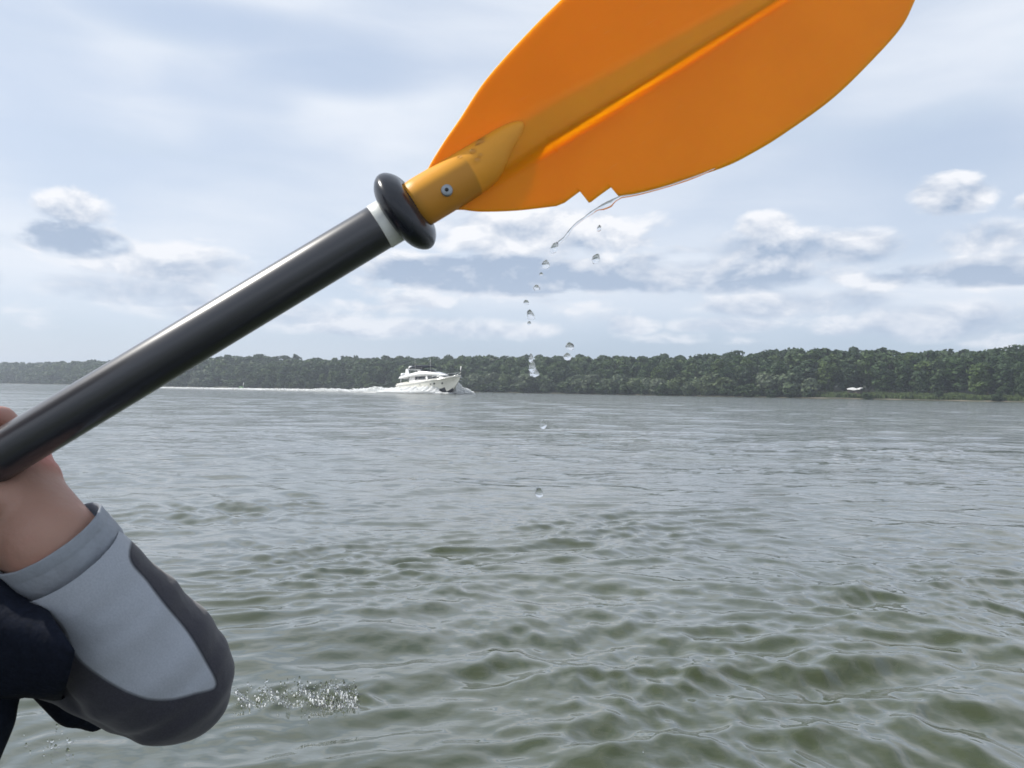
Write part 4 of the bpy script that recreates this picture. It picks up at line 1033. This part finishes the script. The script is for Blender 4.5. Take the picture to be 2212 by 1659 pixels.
for v_ in sleeve.data.vertices:
    c = v_.co; rel = c - elbow; near = math.exp(-(rel.length / .085) ** 2); al = rel.dot((wrist - elbow).normalized())
    n_ = mnoise.noise(Vector((al * 70, rel.dot(U) * 16, rel.dot(R) * 16 + 3))) * .0019 + mnoise.noise(Vector((al * 28, rel.dot(R) * 9, 5))) * .0018
    v_.co = c + v_.normal * n_ * (.5 + 1.3 * near)
sleeve.data.update()
me = sleeve.data; at = me.attributes.new('seam', 'FLOAT', 'POINT'); vals = []
for v_ in me.vertices:
    rel = v_.co - CAM; dpt = rel.dot(F); x = CX + FPX * rel.dot(R) / dpt; y_ = CY - FPX * rel.dot(U) / dpt
    d = sdist(x, y_) * dpt / FPX
    if v_.normal.dot(rel.normalized()) > .35: d = min(d, -.002)
    vals.append(d)
at.data.foreach_set('value', np.array(vals, np.float32))
# cuff: doubled band round the wrist with an open rim
cdir = (P(172, 1236, .513) - P(106, 1160, .50)).normalized()
cx_ = cdir.cross(F).normalized(); cy_ = cdir.cross(cx_).normalized()
if cx_.dot(R) < 0: cx_ = -cx_; cy_ = -cy_
bm = bmesh.new(); rings = []; N_ = 72
for (t_, r_, ) in [(.022, 108), (.010, 110), (.0016, 112), (0, 114), (.0, 117.5), (.0010, 118.6), (.006, 119), (.0078, 119.6), (.0084, 119), (.0091, 120), (.016, 121), (.0220, 122), (.0226, 121), (.0234, 121.5), (.027, 118)]:
    c = P(106, 1160, .508) + cdir * t_; rr_ = []
    for k in range(N_):
        a = 2 * PI * k / N_; dirv = cx_ * math.cos(a) + cy_ * math.sin(a) * .92
        wr = 1 + .012 * mnoise.noise(Vector((math.cos(a) * 2.2, math.sin(a) * 2.2, t_ * 160))) + (.026 * mnoise.noise(Vector((math.cos(a) * 4, math.sin(a) * 4, t_ * 90 + 4))))
        # slant the rim so it follows the curve seen across the wrist
        rr_.append(c + dirv * r_ * wr * .510 / FPX + cdir * (.010 * math.sin(a) * 0))
    rings.append(rr_)
loft(bm, rings, cap=False); setp(frombm('cuff', bm, M['cuff']))
# black shirt: torso and loose right sleeve
bm = bmesh.new()
for w_ in (-.11, 0, .11): chain(bm, [pel + RT * w_ * .95, chest + RT * w_ * 1.22 + Vector((0, 0, -.035))], [.135, .125])
capsule(bm, chest - RT * .17, chest + RT * .17, .068, .068)
chain(bm, [sh_l, (sh_l + el_l) / 2], [.062, .06])
setp(fuse('shirt', bm, M['black_cloth'], .006, 6))
bm = bmesh.new(); chain(bm, [P(100, 1430, .565), P(172, 1512, .59), P(205, 1546, .595)], [62 * .565 / FPX, 58 * .59 / FPX, 34 * .595 / FPX]); setp(fuse('shirt_fold', bm, M['black_cloth'], .0028, 10))
bm = bmesh.new(); chain(bm, [P(-120, 1420, .53), P(-45, 1500, .515), P(-42, 1555, .51), P(-80, 1640, .51)], [100 * .53 / FPX, 80 * .515 / FPX, 68 * .51 / FPX, 70 * .51 / FPX]); setp(fuse('shirt_tail', bm, M['black_cloth'], .003, 8))
bm = bmesh.new(); rings = []; N_ = 80; T = []
for (x, y_, d, rv_, rh_) in [(-330, 1290, .54, 165, .06), (-220, 1330, .53, 155, .055), (-120, 1360, .52, 145, .052), (-40, 1368, .512, 146, .050), (10, 1378, .508, 136, .048), (50, 1393, .507, 118, .046), (85, 1400, .506, 112, .046), (112, 1403, .505, 107, .046), (130, 1405, .505, 103, .045)]:
    T.append(((y_, d), rv_, rh_, x))
for thick in (0, 1):
    seq = T if thick == 0 else T[::-1]
    for ((y, d), rv_, rh_, x) in seq:
        rr_ = []; kx = max(0, (x + 40) / 170)
        for k in range(N_):
            a = 2 * PI * k / N_; ca, sa_ = math.cos(a), math.sin(a)     # sa=+1 top, ca=+1 toward viewer
            nn = mnoise.noise(Vector((ca * 1.6, sa_ * 1.6, x * .012))) * .10 + mnoise.noise(Vector((ca * 4, sa_ * 4, x * .02 + 7))) * .035
            k_in = .965 if thick else 1
            kx = max(0, (x + 20) / 150); dn = max(-sa_, 0); bk_ = max(-ca, 0)
            ox = kx * (32 * (1 - abs(sa_)) * max(ca, 0) - 34 * max(sa_, 0) + 22 * dn * (1 - dn) + 10 * dn * min(1, bk_ * 2 + .3 * dn))
            oy = kx ** 5 * (6 * dn ** 2 * min(1, bk_ * 2.2 + .15))
            v_ = P(x + ox, y - sa_ * rv_ * (1 + nn) * k_in + oy, d - ca * rh_ * (1 + nn * .5) * k_in)
            rr_.append(v_)
        rings.append(rr_)
loft(bm, rings, cap=False); setp(frombm('shirt_sleeve', bm, M['black_cloth']))

# ------------------------------------------------------------------ kayak under the paddlers, below the frame
kc = Vector((chest.x, chest.y, 0)) - FD * .45
kay = empty('kayak', kc, (0, 0, math.atan2(FD.y, FD.x))); tag(kay, 'dark grey plastic kayak the paddler sits in, under the picture\'s lower edge', 'kayak')
bm = bmesh.new(); rings = []
for i in range(41):
    t_ = i / 40 * 2 - 1; x = t_ * 2.1; w = .36 * (1 - abs(t_) ** 2.4) + .012; zt = .27 + .07 * t_ ** 2; zb = -.12 + .2 * abs(t_) ** 4
    open_ = (abs(x - .45) < .38 or abs(x + .42) < .34)
    zi = -.04 if open_ else zt + .03; wi = w * .72 if open_ else w * .5
    hs = [(0, zb), (w * .6, zb + .03), (w * .95, zb + .14), (w, .16), (w * .93, zt - .03), (w * .8, zt), (wi, zt if open_ else zt + .02), (wi * .96, zi), (0, zi)]
    rings.append([(x, y_, z_) for y_, z_ in hs] + [(x, -y_, z_) for y_, z_ in hs[::-1][1:-1]])
loft(bm, rings); frombm('hull', bm, M['hull_grey'], kay)

# ------------------------------------------------------------------ haze
bm = bmesh.new(); box(bm, (-600, 1100, 21), (5600, 5200, 50)); hz = frombm('haze', bm, None, None, False)
hm = bpy.data.materials.new('haze_air'); hm.use_nodes = True; hm.node_tree.nodes.clear(); q = NG(hm.node_tree)
vp = q.new('ShaderNodeVolumePrincipled'); q.put(vp.inputs['Color'], (.80, .88, 1.0)); q.put(vp.inputs['Density'], .00032); q.put(vp.inputs['Anisotropy'], .2)
ho = q.new('ShaderNodeOutputMaterial'); hm.node_tree.links.new(vp.outputs[0], ho.inputs['Volume'])
hz.data.materials.append(hm); tag(hz, 'thin pale summer haze over the river', 'haze', kind='stuff')
